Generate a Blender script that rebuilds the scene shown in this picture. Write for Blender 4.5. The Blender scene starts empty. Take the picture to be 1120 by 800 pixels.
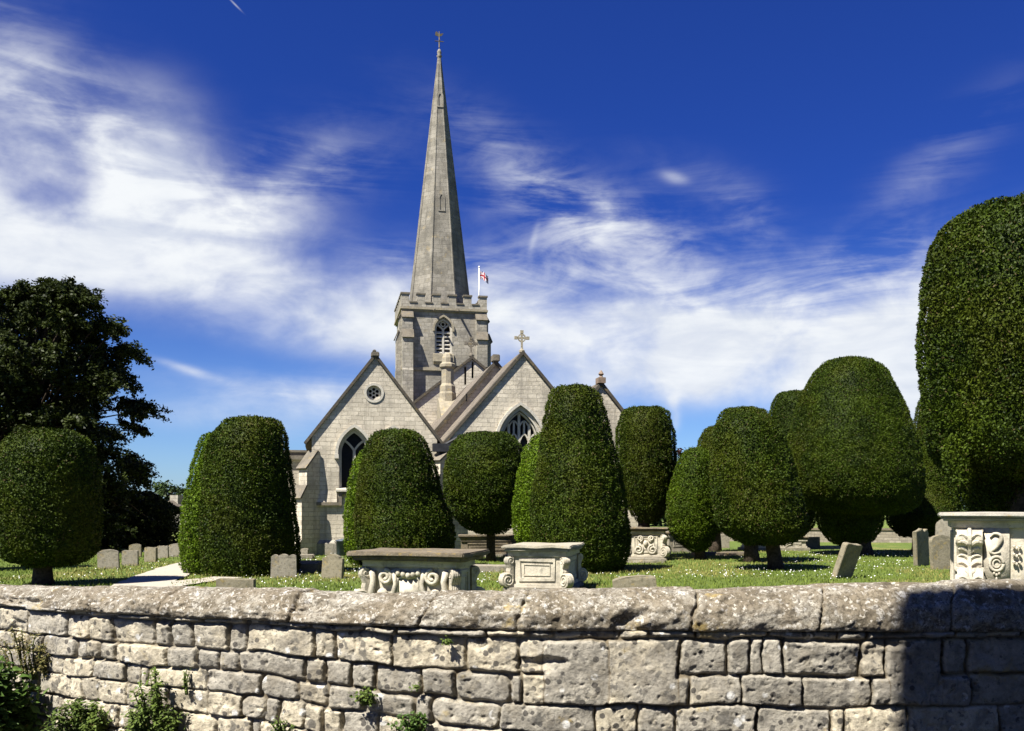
import bpy, bmesh, math, random
import numpy as np
from mathutils import Vector, Matrix
from mathutils.geometry import tessellate_polygon

random.seed(7)
RNG = np.random.default_rng(11)
PI = math.pi
C = bpy.context.scene.collection
EYE, HZ, FP, CX = 1.75, 556.0, 1000.0, 560.0

def P(px, py, D):
    return Vector(((px - CX) / FP * D, D, EYE - (py - HZ) / FP * D))

def G(px, D, z=0.0):
    return Vector(((px - CX) / FP * D, D, z))

# ------------------------------------------------------------------ noise
def _h(ix, iy, iz, seed):
    n = (ix * 374761393 + iy * 668265263 + iz * 2147483647 + seed * 974711) & 0xFFFFFFFF
    n = ((n ^ (n >> 13)) * 1274126177) & 0xFFFFFFFF
    n = n ^ (n >> 16)
    return (n & 0xFFFF) / 65535.0

def vnoise(p, seed=0):
    p = np.asarray(p, float)
    i = np.floor(p).astype(np.int64)
    f = p - i
    f = f * f * (3 - 2 * f)
    x, y, z = i[..., 0], i[..., 1], i[..., 2]
    fx, fy, fz = f[..., 0], f[..., 1], f[..., 2]
    r = 0
    for dx in (0, 1):
        for dy in (0, 1):
            for dz in (0, 1):
                w = (fx if dx else 1 - fx) * (fy if dy else 1 - fy) * (fz if dz else 1 - fz)
                r = r + w * _h(x + dx, y + dy, z + dz, seed)
    return r * 2 - 1

def fbm(p, octv=4, seed=0, gain=0.5):
    p = np.asarray(p, float)
    a, r, t = 1.0, 0, 0
    for k in range(octv):
        r = r + a * vnoise(p * (2.03 ** k) + k * 17.3, seed + k)
        t += a
        a *= gain
    return r / t

def p2(a, b):
    return np.stack([a, b, np.zeros_like(a)], -1)

def sstep(a, b, x):
    t = np.clip((x - a) / (b - a), 0, 1)
    return t * t * (3 - 2 * t)

# ------------------------------------------------------------------ mesh helpers
def box_uv(me):
    n = len(me.polygons)
    if n == 0:
        return
    uvl = me.uv_layers.new(name='UVMap')
    nv = len(me.vertices)
    co = np.empty(nv * 3); me.vertices.foreach_get('co', co); co = co.reshape(-1, 3)
    nl = len(me.loops)
    lv = np.empty(nl, dtype=np.int32); me.loops.foreach_get('vertex_index', lv)
    nor = np.empty(n * 3); me.polygons.foreach_get('normal', nor); nor = nor.reshape(-1, 3)
    lt = np.empty(n, dtype=np.int32); me.polygons.foreach_get('loop_total', lt)
    ln = np.repeat(nor, lt, axis=0)
    c = co[lv]
    a = np.abs(ln)
    top = a[:, 2] > 0.8
    sx = (~top) & (a[:, 0] > a[:, 1])
    uv = np.stack([c[:, 0], c[:, 2]], 1)
    uv[sx] = np.stack([c[sx, 1] + 0.13, c[sx, 2]], 1)
    uv[top] = c[top][:, :2]
    uvl.data.foreach_set('uv', uv.astype(np.float32).ravel())

def link(name, me, parent=None):
    o = bpy.data.objects.new(name, me)
    C.objects.link(o)
    if parent is not None:
        o.parent = parent
    return o

def tag(o, label=None, cat=None, group=None, kind=None):
    if label: o['label'] = label
    if cat: o['category'] = cat
    if group: o['group'] = group
    if kind: o['kind'] = kind
    return o

def thing(name, label, cat, loc=(0, 0, 0), rz=0, group=None):
    o = bpy.data.objects.new(name, None)
    C.objects.link(o)
    o.location = loc
    o.rotation_euler = (0, 0, rz)
    o.empty_display_size = 0.3
    return tag(o, label, cat, group)

def np_mesh(name, verts, quads, mat, parent=None, attr=None, smooth=False, attr_name='tone'):
    """verts (N,3), quads (M,4), attr (N,4) colours on points"""
    me = bpy.data.meshes.new(name)
    verts = np.asarray(verts, np.float32); quads = np.asarray(quads, np.int32)
    me.vertices.add(len(verts)); me.vertices.foreach_set('co', verts.ravel())
    m = len(quads)
    me.loops.add(m * 4); me.loops.foreach_set('vertex_index', quads.ravel())
    me.polygons.add(m)
    me.polygons.foreach_set('loop_start', np.arange(m, dtype=np.int32) * 4)
    me.polygons.foreach_set('loop_total', np.full(m, 4, np.int32))
    me.update(calc_edges=True)
    me.polygons.foreach_set('use_smooth', np.full(m, smooth))
    if attr is not None:
        a = me.attributes.new(attr_name, 'FLOAT_COLOR', 'POINT')
        a.data.foreach_set('color', np.asarray(attr, np.float32).ravel())
    if mat: me.materials.append(mat)
    me.validate()
    return link(name, me, parent)

class MB:
    def __init__(s):
        s.v, s.f = [], []
    def add(s, verts, faces):
        b = len(s.v)
        s.v += [tuple(q) for q in verts]
        s.f += [tuple(b + i for i in f) for f in faces]
    def box(s, x0, x1, y0, y1, z0, z1, M=None):
        vs = [Vector(q) for q in ((x0, y0, z0), (x1, y0, z0), (x1, y1, z0), (x0, y1, z0), (x0, y0, z1), (x1, y0, z1), (x1, y1, z1), (x0, y1, z1))]
        if M is not None: vs = [M @ q for q in vs]
        s.add(vs, [(0, 3, 2, 1), (4, 5, 6, 7), (0, 1, 5, 4), (1, 2, 6, 5), (2, 3, 7, 6), (3, 0, 4, 7)])
    def plate(s, outer, holes, y0, y1, M=None):
        """polygon in (x,z) with holes, extruded from y0 (front) to y1"""
        polys = [outer] + list(holes)
        pl = [[Vector((a, b, 0)) for a, b in q] for q in polys]
        tris = tessellate_polygon(pl)
        flat = [(a, b) for q in polys for a, b in q]
        n = len(flat)
        vs = [Vector((a, y0, b)) for a, b in flat] + [Vector((a, y1, b)) for a, b in flat]
        fs = []
        for t in tris:
            a, b, c = [flat[i] for i in t]
            ccw = (b[0] - a[0]) * (c[1] - a[1]) - (b[1] - a[1]) * (c[0] - a[0]) > 0
            t = tuple(t) if ccw else tuple(reversed(t))
            fs.append(t)
            fs.append(tuple(i + n for i in reversed(t)))
        k = 0
        for q in polys:
            m = len(q)
            for i in range(m):
                a, b = k + i, k + (i + 1) % m
                fs.append((a, a + n, b + n, b))
            k += m
        if M is not None: vs = [M @ q for q in vs]
        s.add(vs, fs)
    def prism(s, prof, w0, w1, M=None):
        """profile in (y,z), extruded along x"""
        n = len(prof)
        vs = [Vector((w0, a, b)) for a, b in prof] + [Vector((w1, a, b)) for a, b in prof]
        fs = [tuple(range(n)), tuple(range(2 * n - 1, n - 1, -1))]
        for i in range(n):
            j = (i + 1) % n
            fs.append((i, i + n, j + n, j))
        if M is not None: vs = [M @ q for q in vs]
        s.add(vs, fs)
    def sweep(s, pts, w, y0, y1, closed=False, M=None):
        """bar of width w following a polyline in the (x,z) plane"""
        n = len(pts)
        vs = []
        for i, (x, z) in enumerate(pts):
            if closed:
                a, b = pts[i - 1], pts[(i + 1) % n]
            else:
                a, b = pts[max(i - 1, 0)], pts[min(i + 1, n - 1)]
            d = Vector((b[0] - a[0], b[1] - a[1]))
            if d.length < 1e-9: d = Vector((1, 0))
            d.normalize()
            nx, nz = -d.y, d.x
            k = 1.0
            if 0 < i < n - 1 or closed:
                d1 = Vector((x - a[0], z - a[1]))
                if d1.length > 1e-9:
                    d1.normalize()
                    k = 1 / max(0.5, d1.dot(d))
            h = w / 2 * k
            vs += [Vector((x + nx * h, y0, z + nz * h)), Vector((x - nx * h, y0, z - nz * h)), Vector((x - nx * h, y1, z - nz * h)), Vector((x + nx * h, y1, z + nz * h))]
        fs = []
        for i in range(n if closed else n - 1):
            a, b = i * 4, ((i + 1) % n) * 4
            for q in range(4):
                r = (q + 1) % 4
                fs.append((a + q, a + r, b + r, b + q))
        if not closed:
            fs += [(3, 2, 1, 0), tuple((n - 1) * 4 + q for q in range(4))]
        if M is not None: vs = [M @ q for q in vs]
        s.add(vs, fs)
    def tube(s, pts, rad, n=8, caps=True):
        pts = [Vector(q) for q in pts]
        if not hasattr(rad, '__len__'): rad = [rad] * len(pts)
        vs = []
        up = None
        for i, q in enumerate(pts):
            d = (pts[min(i + 1, len(pts) - 1)] - pts[max(i - 1, 0)]).normalized()
            if up is None:
                up = Vector((0, 0, 1)) if abs(d.z) < 0.9 else Vector((1, 0, 0))
            a = d.cross(up).normalized()
            up = a.cross(d).normalized()
            for k in range(n):
                t = 2 * PI * k / n
                vs.append(q + (a * math.cos(t) + up * math.sin(t)) * rad[i])
        fs = []
        for i in range(len(pts) - 1):
            for k in range(n):
                j = (k + 1) % n
                fs.append((i * n + k, i * n + j, (i + 1) * n + j, (i + 1) * n + k))
        if caps:
            fs += [tuple(range(n - 1, -1, -1)), tuple((len(pts) - 1) * n + k for k in range(n))]
        s.add(vs, fs)
    def lathe(s, prof, cx, cy, n=16, rot=0.0):
        """prof: (r,z)"""
        vs = []
        for r, z in prof:
            for k in range(n):
                t = 2 * PI * k / n + rot
                vs.append((cx + r * math.cos(t), cy + r * math.sin(t), z))
        fs = []
        for i in range(len(prof) - 1):
            for k in range(n):
                j = (k + 1) % n
                fs.append((i * n + k, i * n + j, (i + 1) * n + j, (i + 1) * n + k))
        fs += [tuple(range(n - 1, -1, -1)), tuple((len(prof) - 1) * n + k for k in range(n))]
        s.add(vs, fs)
    def ball(s, c, r, nu=10, nv=6):
        prof = [(max(1e-4, r[0] * math.sin(PI * i / nv)), -math.cos(PI * i / nv)) for i in range(nv + 1)]
        vs, fs = [], []
        for q, z in prof:
            for k in range(nu):
                t = 2 * PI * k / nu
                vs.append((c[0] + q * math.cos(t), c[1] + q * math.sin(t) * r[1] / r[0], c[2] + z * r[2]))
        for i in range(nv):
            for k in range(nu):
                j = (k + 1) % nu
                fs.append((i * nu + k, i * nu + j, (i + 1) * nu + j, (i + 1) * nu + k))
        s.add(vs, fs)
    def build(s, name, mat, parent=None, smooth=False, bevel=0.0, rough=0.0, uv=True, sub=0):
        me = bpy.data.meshes.new(name)
        me.from_pydata(s.v, [], s.f)
        bm = bmesh.new(); bm.from_mesh(me)
        bmesh.ops.recalc_face_normals(bm, faces=bm.faces) if not getattr(s, 'keep', False) else None
        if bevel > 0:
            es = [e for e in bm.edges if len(e.link_faces) == 2 and e.calc_face_angle(0) > 0.5]
            bmesh.ops.bevel(bm, geom=es, offset=bevel, segments=2, affect='EDGES', clamp_overlap=True)
        for _ in range(sub):
            bmesh.ops.triangulate(bm, faces=[f for f in bm.faces if len(f.verts) > 4])
            bmesh.ops.subdivide_edges(bm, edges=[e for e in bm.edges if e.calc_length() > 0.06], cuts=1, use_grid_fill=True)
        if rough > 0:
            co = np.array([v.co[:] for v in bm.verts])
            off = np.stack([fbm(co * 7 + k * 9.1, 3, 5 + k) for k in range(3)], -1) * rough
            for v, d in zip(bm.verts, off): v.co += Vector(d)
        bm.to_mesh(me); bm.free()
        if smooth:
            me.polygons.foreach_set('use_smooth', [True] * len(me.polygons))
        if uv: box_uv(me)
        if mat: me.materials.append(mat)
        return link(name, me, parent)

# ------------------------------------------------------------------ node helpers / materials
def new_mat(name):
    m = bpy.data.materials.new(name); m.use_nodes = True
    nt = m.node_tree; nt.nodes.clear()
    out = nt.nodes.new('ShaderNodeOutputMaterial')
    bs = nt.nodes.new('ShaderNodeBsdfPrincipled')
    nt.links.new(bs.outputs[0], out.inputs[0])
    bs.inputs['Roughness'].default_value = 0.9
    bs.inputs['Specular IOR Level'].default_value = 0.25
    return m, nt, bs

def N(nt, t, **kw):
    n = nt.nodes.new(t)
    for k, v in kw.items():
        if k.startswith('i_'):
            n.inputs[k[2:].replace('_', ' ')].default_value = v
        else:
            setattr(n, k, v)
    return n

def noise(nt, vec, scale, detail=6, rough=0.6, dist=0.0):
    n = N(nt, 'ShaderNodeTexNoise')
    n.inputs['Scale'].default_value = scale; n.inputs['Detail'].default_value = detail
    n.inputs['Roughness'].default_value = rough; n.inputs['Distortion'].default_value = dist
    if vec is not None: nt.links.new(vec, n.inputs['Vector'])
    return n.outputs['Fac']

def ramp(nt, fac, a, b, ca=0.0, cb=1.0):
    r = N(nt, 'ShaderNodeMapRange', interpolation_type='SMOOTHSTEP')
    r.inputs['From Min'].default_value = a; r.inputs['From Max'].default_value = b
    r.inputs['To Min'].default_value = ca; r.inputs['To Max'].default_value = cb
    nt.links.new(fac, r.inputs['Value'])
    return r.outputs['Result']

def mix(nt, fac, a, b, mode='MIX'):
    m = N(nt, 'ShaderNodeMix', data_type='RGBA', blend_type=mode)
    for sock, val in ((m.inputs[0], fac), (m.inputs[6], a), (m.inputs[7], b)):
        if isinstance(val, (int, float)): sock.default_value = val
        elif isinstance(val, (tuple, list)): sock.default_value = (val[0], val[1], val[2], 1)
        else: nt.links.new(val, sock)
    return m.outputs[2]

def math_(nt, op, a, b=None, c=None):
    m = N(nt, 'ShaderNodeMath', operation=op)
    for i, v in enumerate((a, b, c)):
        if v is None: continue
        if isinstance(v, (int, float)): m.inputs[i].default_value = v
        else: nt.links.new(v, m.inputs[i])
    return m.outputs[0]

def bump(nt, bs, h, strength=0.5, dist=0.02):
    b = N(nt, 'ShaderNodeBump')
    b.inputs['Strength'].default_value = strength; b.inputs['Distance'].default_value = dist
    nt.links.new(h, b.inputs['Height']); nt.links.new(b.outputs[0], bs.inputs['Normal'])

def masonry(name, c1, c2, mortar, stain, stain_amt=0.5, bw=0.55, rh=0.26, ms=0.012, ochre=0.0, light=0.3):
    m, nt, bs = new_mat(name)
    tc = N(nt, 'ShaderNodeTexCoord')
    uv, ob = tc.outputs['UV'], tc.outputs['Object']
    wob = N(nt, 'ShaderNodeTexNoise'); wob.inputs['Scale'].default_value = 1.1; wob.inputs['Detail'].default_value = 3
    nt.links.new(uv, wob.inputs['Vector'])
    va = N(nt, 'ShaderNodeVectorMath', operation='MULTIPLY_ADD')
    nt.links.new(wob.outputs['Color'], va.inputs[0]); va.inputs[1].default_value = (0.22, 0.07, 0); nt.links.new(uv, va.inputs[2])
    br = N(nt, 'ShaderNodeTexBrick', offset=0.43, squash=0.8, squash_frequency=3)
    nt.links.new(va.outputs[0], br.inputs['Vector'])
    br.inputs['Color1'].default_value = (0, 0, 0, 1); br.inputs['Color2'].default_value = (1, 1, 1, 1)
    br.inputs['Mortar'].default_value = (0.5, 0.5, 0.5, 1)
    br.inputs['Scale'].default_value = 1; br.inputs['Mortar Size'].default_value = ms
    br.inputs['Mortar Smooth'].default_value = 0.3; br.inputs['Brick Width'].default_value = bw; br.inputs['Row Height'].default_value = rh
    br.inputs['Bias'].default_value = -0.1
    col = mix(nt, br.outputs['Color'], c1, c2)
    n0 = noise(nt, ob, 0.35, 6, 0.7)
    col = mix(nt, ramp(nt, n0, 0.5, 0.66, 0, 0.5 * stain_amt), col, stain)
    mps = N(nt, 'ShaderNodeMapping'); mps.inputs['Scale'].default_value = (1.0, 1.0, 0.07); nt.links.new(ob, mps.inputs[0])
    nst = noise(nt, mps.outputs[0], 3.2, 7, 0.7)
    col = mix(nt, ramp(nt, nst, 0.52, 0.68, 0, 0.75 * stain_amt), col, (stain[0] * 0.75, stain[1] * 0.75, stain[2] * 0.75))
    n1 = noise(nt, ob, 0.9, 8, 0.65)
    n2 = noise(nt, ob, 6.0, 8, 0.7)
    n3 = noise(nt, ob, 22.0, 6, 0.7)
    col = mix(nt, math_(nt, 'MULTIPLY', ramp(nt, n1, 0.45, 0.68), stain_amt), col, stain)
    col = mix(nt, math_(nt, 'MULTIPLY', ramp(nt, n2, 0.52, 0.68), stain_amt * 0.8), col, stain)
    col = mix(nt, math_(nt, 'MULTIPLY', ramp(nt, n3, 0.52, 0.75), light), col, (c2[0] * 1.25, c2[1] * 1.25, c2[2] * 1.25))
    if ochre > 0:
        n4 = noise(nt, ob, 2.3, 6, 0.6)
        col = mix(nt, math_(nt, 'MULTIPLY', ramp(nt, n4, 0.58, 0.7), ochre), col, (0.34, 0.25, 0.1))
    col = mix(nt, math_(nt, 'MULTIPLY', br.outputs['Fac'], ramp(nt, n2, 0.35, 0.6, 0.25, 1.0)), col, mortar)
    nt.links.new(col, bs.inputs['Base Color'])
    h = math_(nt, 'SUBTRACT', math_(nt, 'MULTIPLY', n2, 0.8), math_(nt, 'MULTIPLY', br.outputs['Fac'], 0.8))
    h = math_(nt, 'ADD', h, math_(nt, 'MULTIPLY', br.outputs['Color'], 0.35))
    h = math_(nt, 'ADD', h, math_(nt, 'MULTIPLY', n3, 0.4))
    bump(nt, bs, h, 0.7, 0.03)
    return m

def stone(name, base, stain, pale, amt=0.6, ochre=0.3, scale=1.0, bstr=0.5):
    m, nt, bs = new_mat(name)
    ob = N(nt, 'ShaderNodeTexCoord').outputs['Object']
    n1 = noise(nt, ob, 2.2 * scale, 8, 0.65); n2 = noise(nt, ob, 9 * scale, 8, 0.7); n3 = noise(nt, ob, 30 * scale, 5, 0.7)
    n4 = noise(nt, ob, 5.3 * scale, 6, 0.6)
    col = mix(nt, math_(nt, 'MULTIPLY', ramp(nt, n1, 0.42, 0.65), amt), base, stain)
    col = mix(nt, math_(nt, 'MULTIPLY', ramp(nt, n2, 0.5, 0.66), amt), col, stain)
    col = mix(nt, ramp(nt, n3, 0.55, 0.72, 0, 0.7), col, pale)
    col = mix(nt, math_(nt, 'MULTIPLY', ramp(nt, n4, 0.56, 0.68), ochre), col, (0.36, 0.25, 0.06))
    nt.links.new(col, bs.inputs['Base Color'])
    bump(nt, bs, math_(nt, 'ADD', n2, math_(nt, 'MULTIPLY', n3, 0.5)), bstr, 0.03)
    return m

def plain(name, col, rough=0.8, spec=0.25, metal=0.0, var=0.25, sc=8.0):
    m, nt, bs = new_mat(name)
    ob = N(nt, 'ShaderNodeTexCoord').outputs['Object']
    n = noise(nt, ob, sc, 5, 0.6)
    c = mix(nt, ramp(nt, n, 0.3, 0.7), [q * (1 - var) for q in col], [q * (1 + var) for q in col])
    nt.links.new(c, bs.inputs['Base Color'])
    bs.inputs['Roughness'].default_value = rough; bs.inputs['Specular IOR Level'].default_value = spec
    bs.inputs['Metallic'].default_value = metal
    return m

def leafmat(name, dark, lightc, trans=0.15, rough=0.5, brown=(0.07, 0.045, 0.02), olive=None):
    m, nt, bs = new_mat(name)
    at = N(nt, 'ShaderNodeAttribute', attribute_name='tone')
    sep = N(nt, 'ShaderNodeSeparateColor'); nt.links.new(at.outputs['Color'], sep.inputs[0])
    ob = N(nt, 'ShaderNodeTexCoord').outputs['Object']
    big = noise(nt, ob, 1.1, 4, 0.6)
    f = math_(nt, 'ADD', math_(nt, 'MULTIPLY', sep.outputs[0], 0.7), ramp(nt, big, 0.35, 0.7, -0.1, 0.35))
    col = mix(nt, f, dark, lightc)
    if olive:
        ol = noise(nt, ob, 0.55, 5, 0.65)
        col = mix(nt, ramp(nt, ol, 0.48, 0.64, 0, 0.5), col, olive)
    col = mix(nt, sep.outputs[1], col, brown)
    nt.links.new(col, bs.inputs['Base Color'])
    bs.inputs['Roughness'].default_value = rough
    bs.inputs['Specular IOR Level'].default_value = 0.12
    if trans > 0:
        tr = N(nt, 'ShaderNodeBsdfTranslucent'); nt.links.new(col, tr.inputs[0])
        ms = N(nt, 'ShaderNodeMixShader'); ms.inputs[0].default_value = trans
        nt.links.new(bs.outputs[0], ms.inputs[1]); nt.links.new(tr.outputs[0], ms.inputs[2])
        out = [n for n in nt.nodes if n.type == 'OUTPUT_MATERIAL'][0]
        nt.links.new(ms.outputs[0], out.inputs[0])
    return m

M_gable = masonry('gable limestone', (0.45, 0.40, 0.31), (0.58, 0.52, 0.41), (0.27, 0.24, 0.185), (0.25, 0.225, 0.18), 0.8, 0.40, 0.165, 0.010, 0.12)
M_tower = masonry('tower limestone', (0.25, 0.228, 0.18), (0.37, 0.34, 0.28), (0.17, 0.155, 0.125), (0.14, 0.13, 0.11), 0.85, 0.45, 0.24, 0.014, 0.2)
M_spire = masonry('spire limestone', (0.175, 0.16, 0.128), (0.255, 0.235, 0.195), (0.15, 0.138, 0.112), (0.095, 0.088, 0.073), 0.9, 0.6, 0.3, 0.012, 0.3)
M_turret = stone('weathered tan limestone', (0.28, 0.245, 0.175), (0.15, 0.133, 0.10), (0.38, 0.345, 0.27), 0.6, 0.35)
M_trim = stone('dressed limestone', (0.46, 0.43, 0.36), (0.27, 0.25, 0.21), (0.55, 0.52, 0.45), 0.4, 0.15)
M_cope = stone('dark weathered coping', (0.15, 0.13, 0.10), (0.075, 0.066, 0.05), (0.26, 0.235, 0.19), 0.6, 0.25)
M_verge = stone('shadow dark verge', (0.075, 0.064, 0.048), (0.04, 0.035, 0.028), (0.15, 0.13, 0.10), 0.6, 0.2)  # coping colour darkened to paint in the shadow line under the verge
M_roof = masonry('stone tile roof', (0.13, 0.11, 0.085), (0.20, 0.17, 0.135), (0.05, 0.045, 0.04), (0.10, 0.085, 0.065), 0.5, 0.28, 0.2, 0.012, 0.2)
M_glass = plain('leaded dark glass', (0.010, 0.010, 0.011), 0.35, 0.15, var=0.3)
M_dark = plain('dark interior', (0.012, 0.011, 0.010), 0.9, 0.1)
M_lead = plain('black iron', (0.02, 0.02, 0.022), 0.5, 0.4)
M_vane = plain('gilded iron', (0.12, 0.10, 0.06), 0.5, 0.4, 0.6)
M_white = plain('white paint', (0.78, 0.78, 0.76), 0.5, 0.4, var=0.05)
M_tomb = stone('tomb limestone', (0.46, 0.415, 0.325), (0.22, 0.20, 0.16), (0.56, 0.52, 0.43), 0.65, 0.12)
M_slab = stone('lichened slab', (0.15, 0.122, 0.085), (0.07, 0.058, 0.04), (0.30, 0.27, 0.21), 0.6, 0.35, 1.5)
M_head = stone('old headstone', (0.24, 0.215, 0.165), (0.10, 0.09, 0.068), (0.40, 0.37, 0.31), 0.55, 0.3, 1.5)
M_headg = stone('mossy headstone', (0.20, 0.175, 0.12), (0.09, 0.082, 0.052), (0.36, 0.33, 0.26), 0.6, 0.35, 1.5)
M_bark = plain('bark', (0.045, 0.034, 0.025), 0.95, 0.1, var=0.5, sc=14)
M_yew = leafmat('yew foliage', (0.009, 0.018, 0.0012), (0.058, 0.090, 0.004), 0.10, 0.6, olive=(0.044, 0.047, 0.003))
M_yew2 = leafmat('bright yew foliage', (0.028, 0.052, 0.002), (0.115, 0.185, 0.006), 0.12, 0.6)
M_yew3 = leafmat('mid green yew foliage', (0.017, 0.032, 0.0015), (0.082, 0.128, 0.005), 0.10, 0.6)
M_beech = leafmat('dark broadleaf foliage', (0.010, 0.015, 0.003), (0.042, 0.056, 0.010), 0.15, 0.5)
M_copper = leafmat('copper foliage', (0.025, 0.012, 0.012), (0.05, 0.025, 0.02), 0.1)
M_far = leafmat('distant foliage', (0.02, 0.035, 0.012), (0.05, 0.075, 0.02), 0.1)
M_shrub = leafmat('shrub leaves', (0.03, 0.06, 0.012), (0.09, 0.15, 0.03), 0.2, 0.45)
M_herb = leafmat('herb leaves', (0.05, 0.08, 0.015), (0.14, 0.19, 0.04), 0.2, 0.5)
M_grassb = leafmat('grass blades', (0.085, 0.125, 0.02), (0.20, 0.25, 0.045), 0.2, 0.6, (0.34, 0.27, 0.10))

# ------------------------------------------------------------------ ground, path, road
def ground_mat():
    m, nt, bs = new_mat('lawn')
    ob = N(nt, 'ShaderNodeTexCoord').outputs['Object']
    n1 = noise(nt, ob, 0.35, 6, 0.6); n2 = noise(nt, ob, 3.0, 8, 0.7); n3 = noise(nt, ob, 25, 6, 0.75)
    c = mix(nt, ramp(nt, n2, 0.35, 0.65), (0.075, 0.115, 0.018), (0.14, 0.185, 0.032))
    c = mix(nt, ramp(nt, n1, 0.52, 0.66, 0, 0.75), c, (0.26, 0.22, 0.075))
    c = mix(nt, ramp(nt, n3, 0.4, 0.62, 0.0, 0.6), c, (0.065, 0.095, 0.015))
    nt.links.new(c, bs.inputs['Base Color'])
    bump(nt, bs, n3, 1.0, 0.06)
    return m
M_lawn = ground_mat()
M_path = stone('path gravel', (0.36, 0.325, 0.265), (0.25, 0.225, 0.18), (0.45, 0.41, 0.35), 0.4, 0.1, 3)
M_road = stone('asphalt', (0.055, 0.053, 0.05), (0.035, 0.034, 0.033), (0.09, 0.088, 0.085), 0.5, 0.0, 4)

def lawn():
    # fine near the churchyard, coarse to the horizon
    xs = np.concatenate([[-2500, -900, -300, -120, -60], np.arange(-40, 41, 1.0), [60, 120, 300, 900, 2500]])
    ys = np.concatenate([np.arange(5.35, 52, 1.0), [60, 80, 120, 250, 600, 1500, 3000]])
    X, Y = np.meshgrid(xs, ys, indexing='xy')
    Z = 0.05 * fbm(np.stack([X * 0.15, Y * 0.15, 0 * X], -1), 3, 3)
    Z = np.where((np.abs(X) < 45) & (Y < 55), Z, 0)
    v = np.stack([X, Y, Z], -1).reshape(-1, 3)
    nx, ny = len(xs), len(ys)
    i = np.arange(nx * ny).reshape(ny, nx)
    q = np.stack([i[:-1, :-1], i[:-1, 1:], i[1:, 1:], i[1:, :-1]], -1).reshape(-1, 4)
    o = np_mesh('lawn', v, q, M_lawn, smooth=True)
    tag(o, kind='structure')
lawn()
def zlawn(x, y):
    return float(0.05 * fbm(np.array([[x * 0.15, y * 0.15, 0]]), 3, 3)[0])

def ribbon(name, pts, w, mat, z=0.03):
    v, q = [], []
    pts = [Vector(p) for p in pts]
    for i, p in enumerate(pts):
        d = (pts[min(i + 1, len(pts) - 1)] - pts[max(i - 1, 0)]); d.z = 0; d.normalize()
        n = Vector((-d.y, d.x, 0))
        for s in (-1, -0.33, 0.33, 1):
            a = p + n * (w / 2 * s + random.uniform(-0.05, 0.05))
            v.append((a.x, a.y, zlawn(a.x, a.y) + z))
        if i:
            b = (i - 1) * 4
            for k in range(3): q.append((b + k, b + k + 1, b + k + 5, b + k + 4))
    o = np_mesh(name, np.array(v), np.array(q), mat)
    tag(o, kind='structure')
def smooth_pts(pts, n=6):
    out = []
    pts = [Vector(p) for p in pts]
    for i in range(len(pts) - 1):
        p0, p1, p2_, p3 = pts[max(i - 1, 0)], pts[i], pts[i + 1], pts[min(i + 2, len(pts) - 1)]
        for k in range(n):
            t = k / n
            out.append(0.5 * ((2 * p1) + (p2_ - p0) * t + (2 * p0 - 5 * p1 + 4 * p2_ - p3) * t * t + (3 * p1 - p0 - 3 * p2_ + p3) * t ** 3))
    out.append(pts[-1])
    return out
def gp(px, py):
    D = EYE * FP / (py - HZ)
    return G(px, D)
ribbon('path', smooth_pts([gp(268, 605), gp(232, 612), gp(204, 620.5), gp(184, 628), gp(165, 636), gp(150, 644), gp(138, 655), gp(120, 690)]), 1.25, M_path, 0.035)
ribbon('side_path', smooth_pts([gp(166, 645), gp(205, 638.5), gp(250, 633)]), 0.8, M_path, 0.039)

rd = MB()
rd.v = [(-60, -60, 0.1), (60, -60, 0.1), (60, 4.4, 0.1), (8, 4.4, 0.1), (-1, 4.4, 0.1), (-3.0, 5.5, 0.1), (-6, 7.2, 0.1), (-60, 40, 0.1)]
rd.f = [tuple(range(8))]
o = rd.build('road', M_road); tag(o, kind='structure')

# ------------------------------------------------------------------ churchyard wall
WALL_CTL = [(-420, 8.6), (-150, 6.6), (0, 5.8), (150, 5.2), (280, 4.92), (400, 4.72), (560, 4.54), (700, 4.5), (1000, 4.5), (1300, 4.52), (1900, 4.6)]
wp = smooth_pts([G(a, b) for a, b in WALL_CTL], 30)
wa = np.array([(p.x, p.y) for p in wp])
ds = np.r_[0, np.cumsum(np.linalg.norm(np.diff(wa, axis=0), axis=1))]
wpx = wa[:, 0] / wa[:, 1] * FP + CX
SLEN = ds[-1]
def wall_xy(s): return np.stack([np.interp(s, ds, wa[:, 0]), np.interp(s, ds, wa[:, 1])], -1)
def wall_n(s):
    e = 0.15
    d = wall_xy(np.minimum(s + e, SLEN)) - wall_xy(np.maximum(s - e, 0))
    d /= np.linalg.norm(d, axis=-1, keepdims=True)
    return np.stack([d[..., 1], -d[..., 0]], -1)    # towards the road
def s_of_px(px): return float(np.interp(px, wpx, ds))
ZCB = 1.147
TOPS = [(-420, 84), (-150, 84), (0, 84), (150, 85), (300, 89), (420, 93), (560, 88), (700, 87), (840, 85), (990, 79.5), (1120, 78), (1900, 75)]
ts = np.array([s_of_px(a) for a, b in TOPS])
tz = np.array([EYE - b / 1000 * (np.interp(s_of_px(a), ds, wa[:, 1]) + 0.16) for a, b in TOPS])
def z_top(s): return np.interp(s, ts, tz)

def rrect(x, z, hx, hz, r):
    qx, qz = np.abs(x) - hx + r, np.abs(z) - hz + r
    return -(np.hypot(np.maximum(qx, 0), np.maximum(qz, 0)) + np.minimum(np.maximum(qx, qz), 0) - r)

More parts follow.
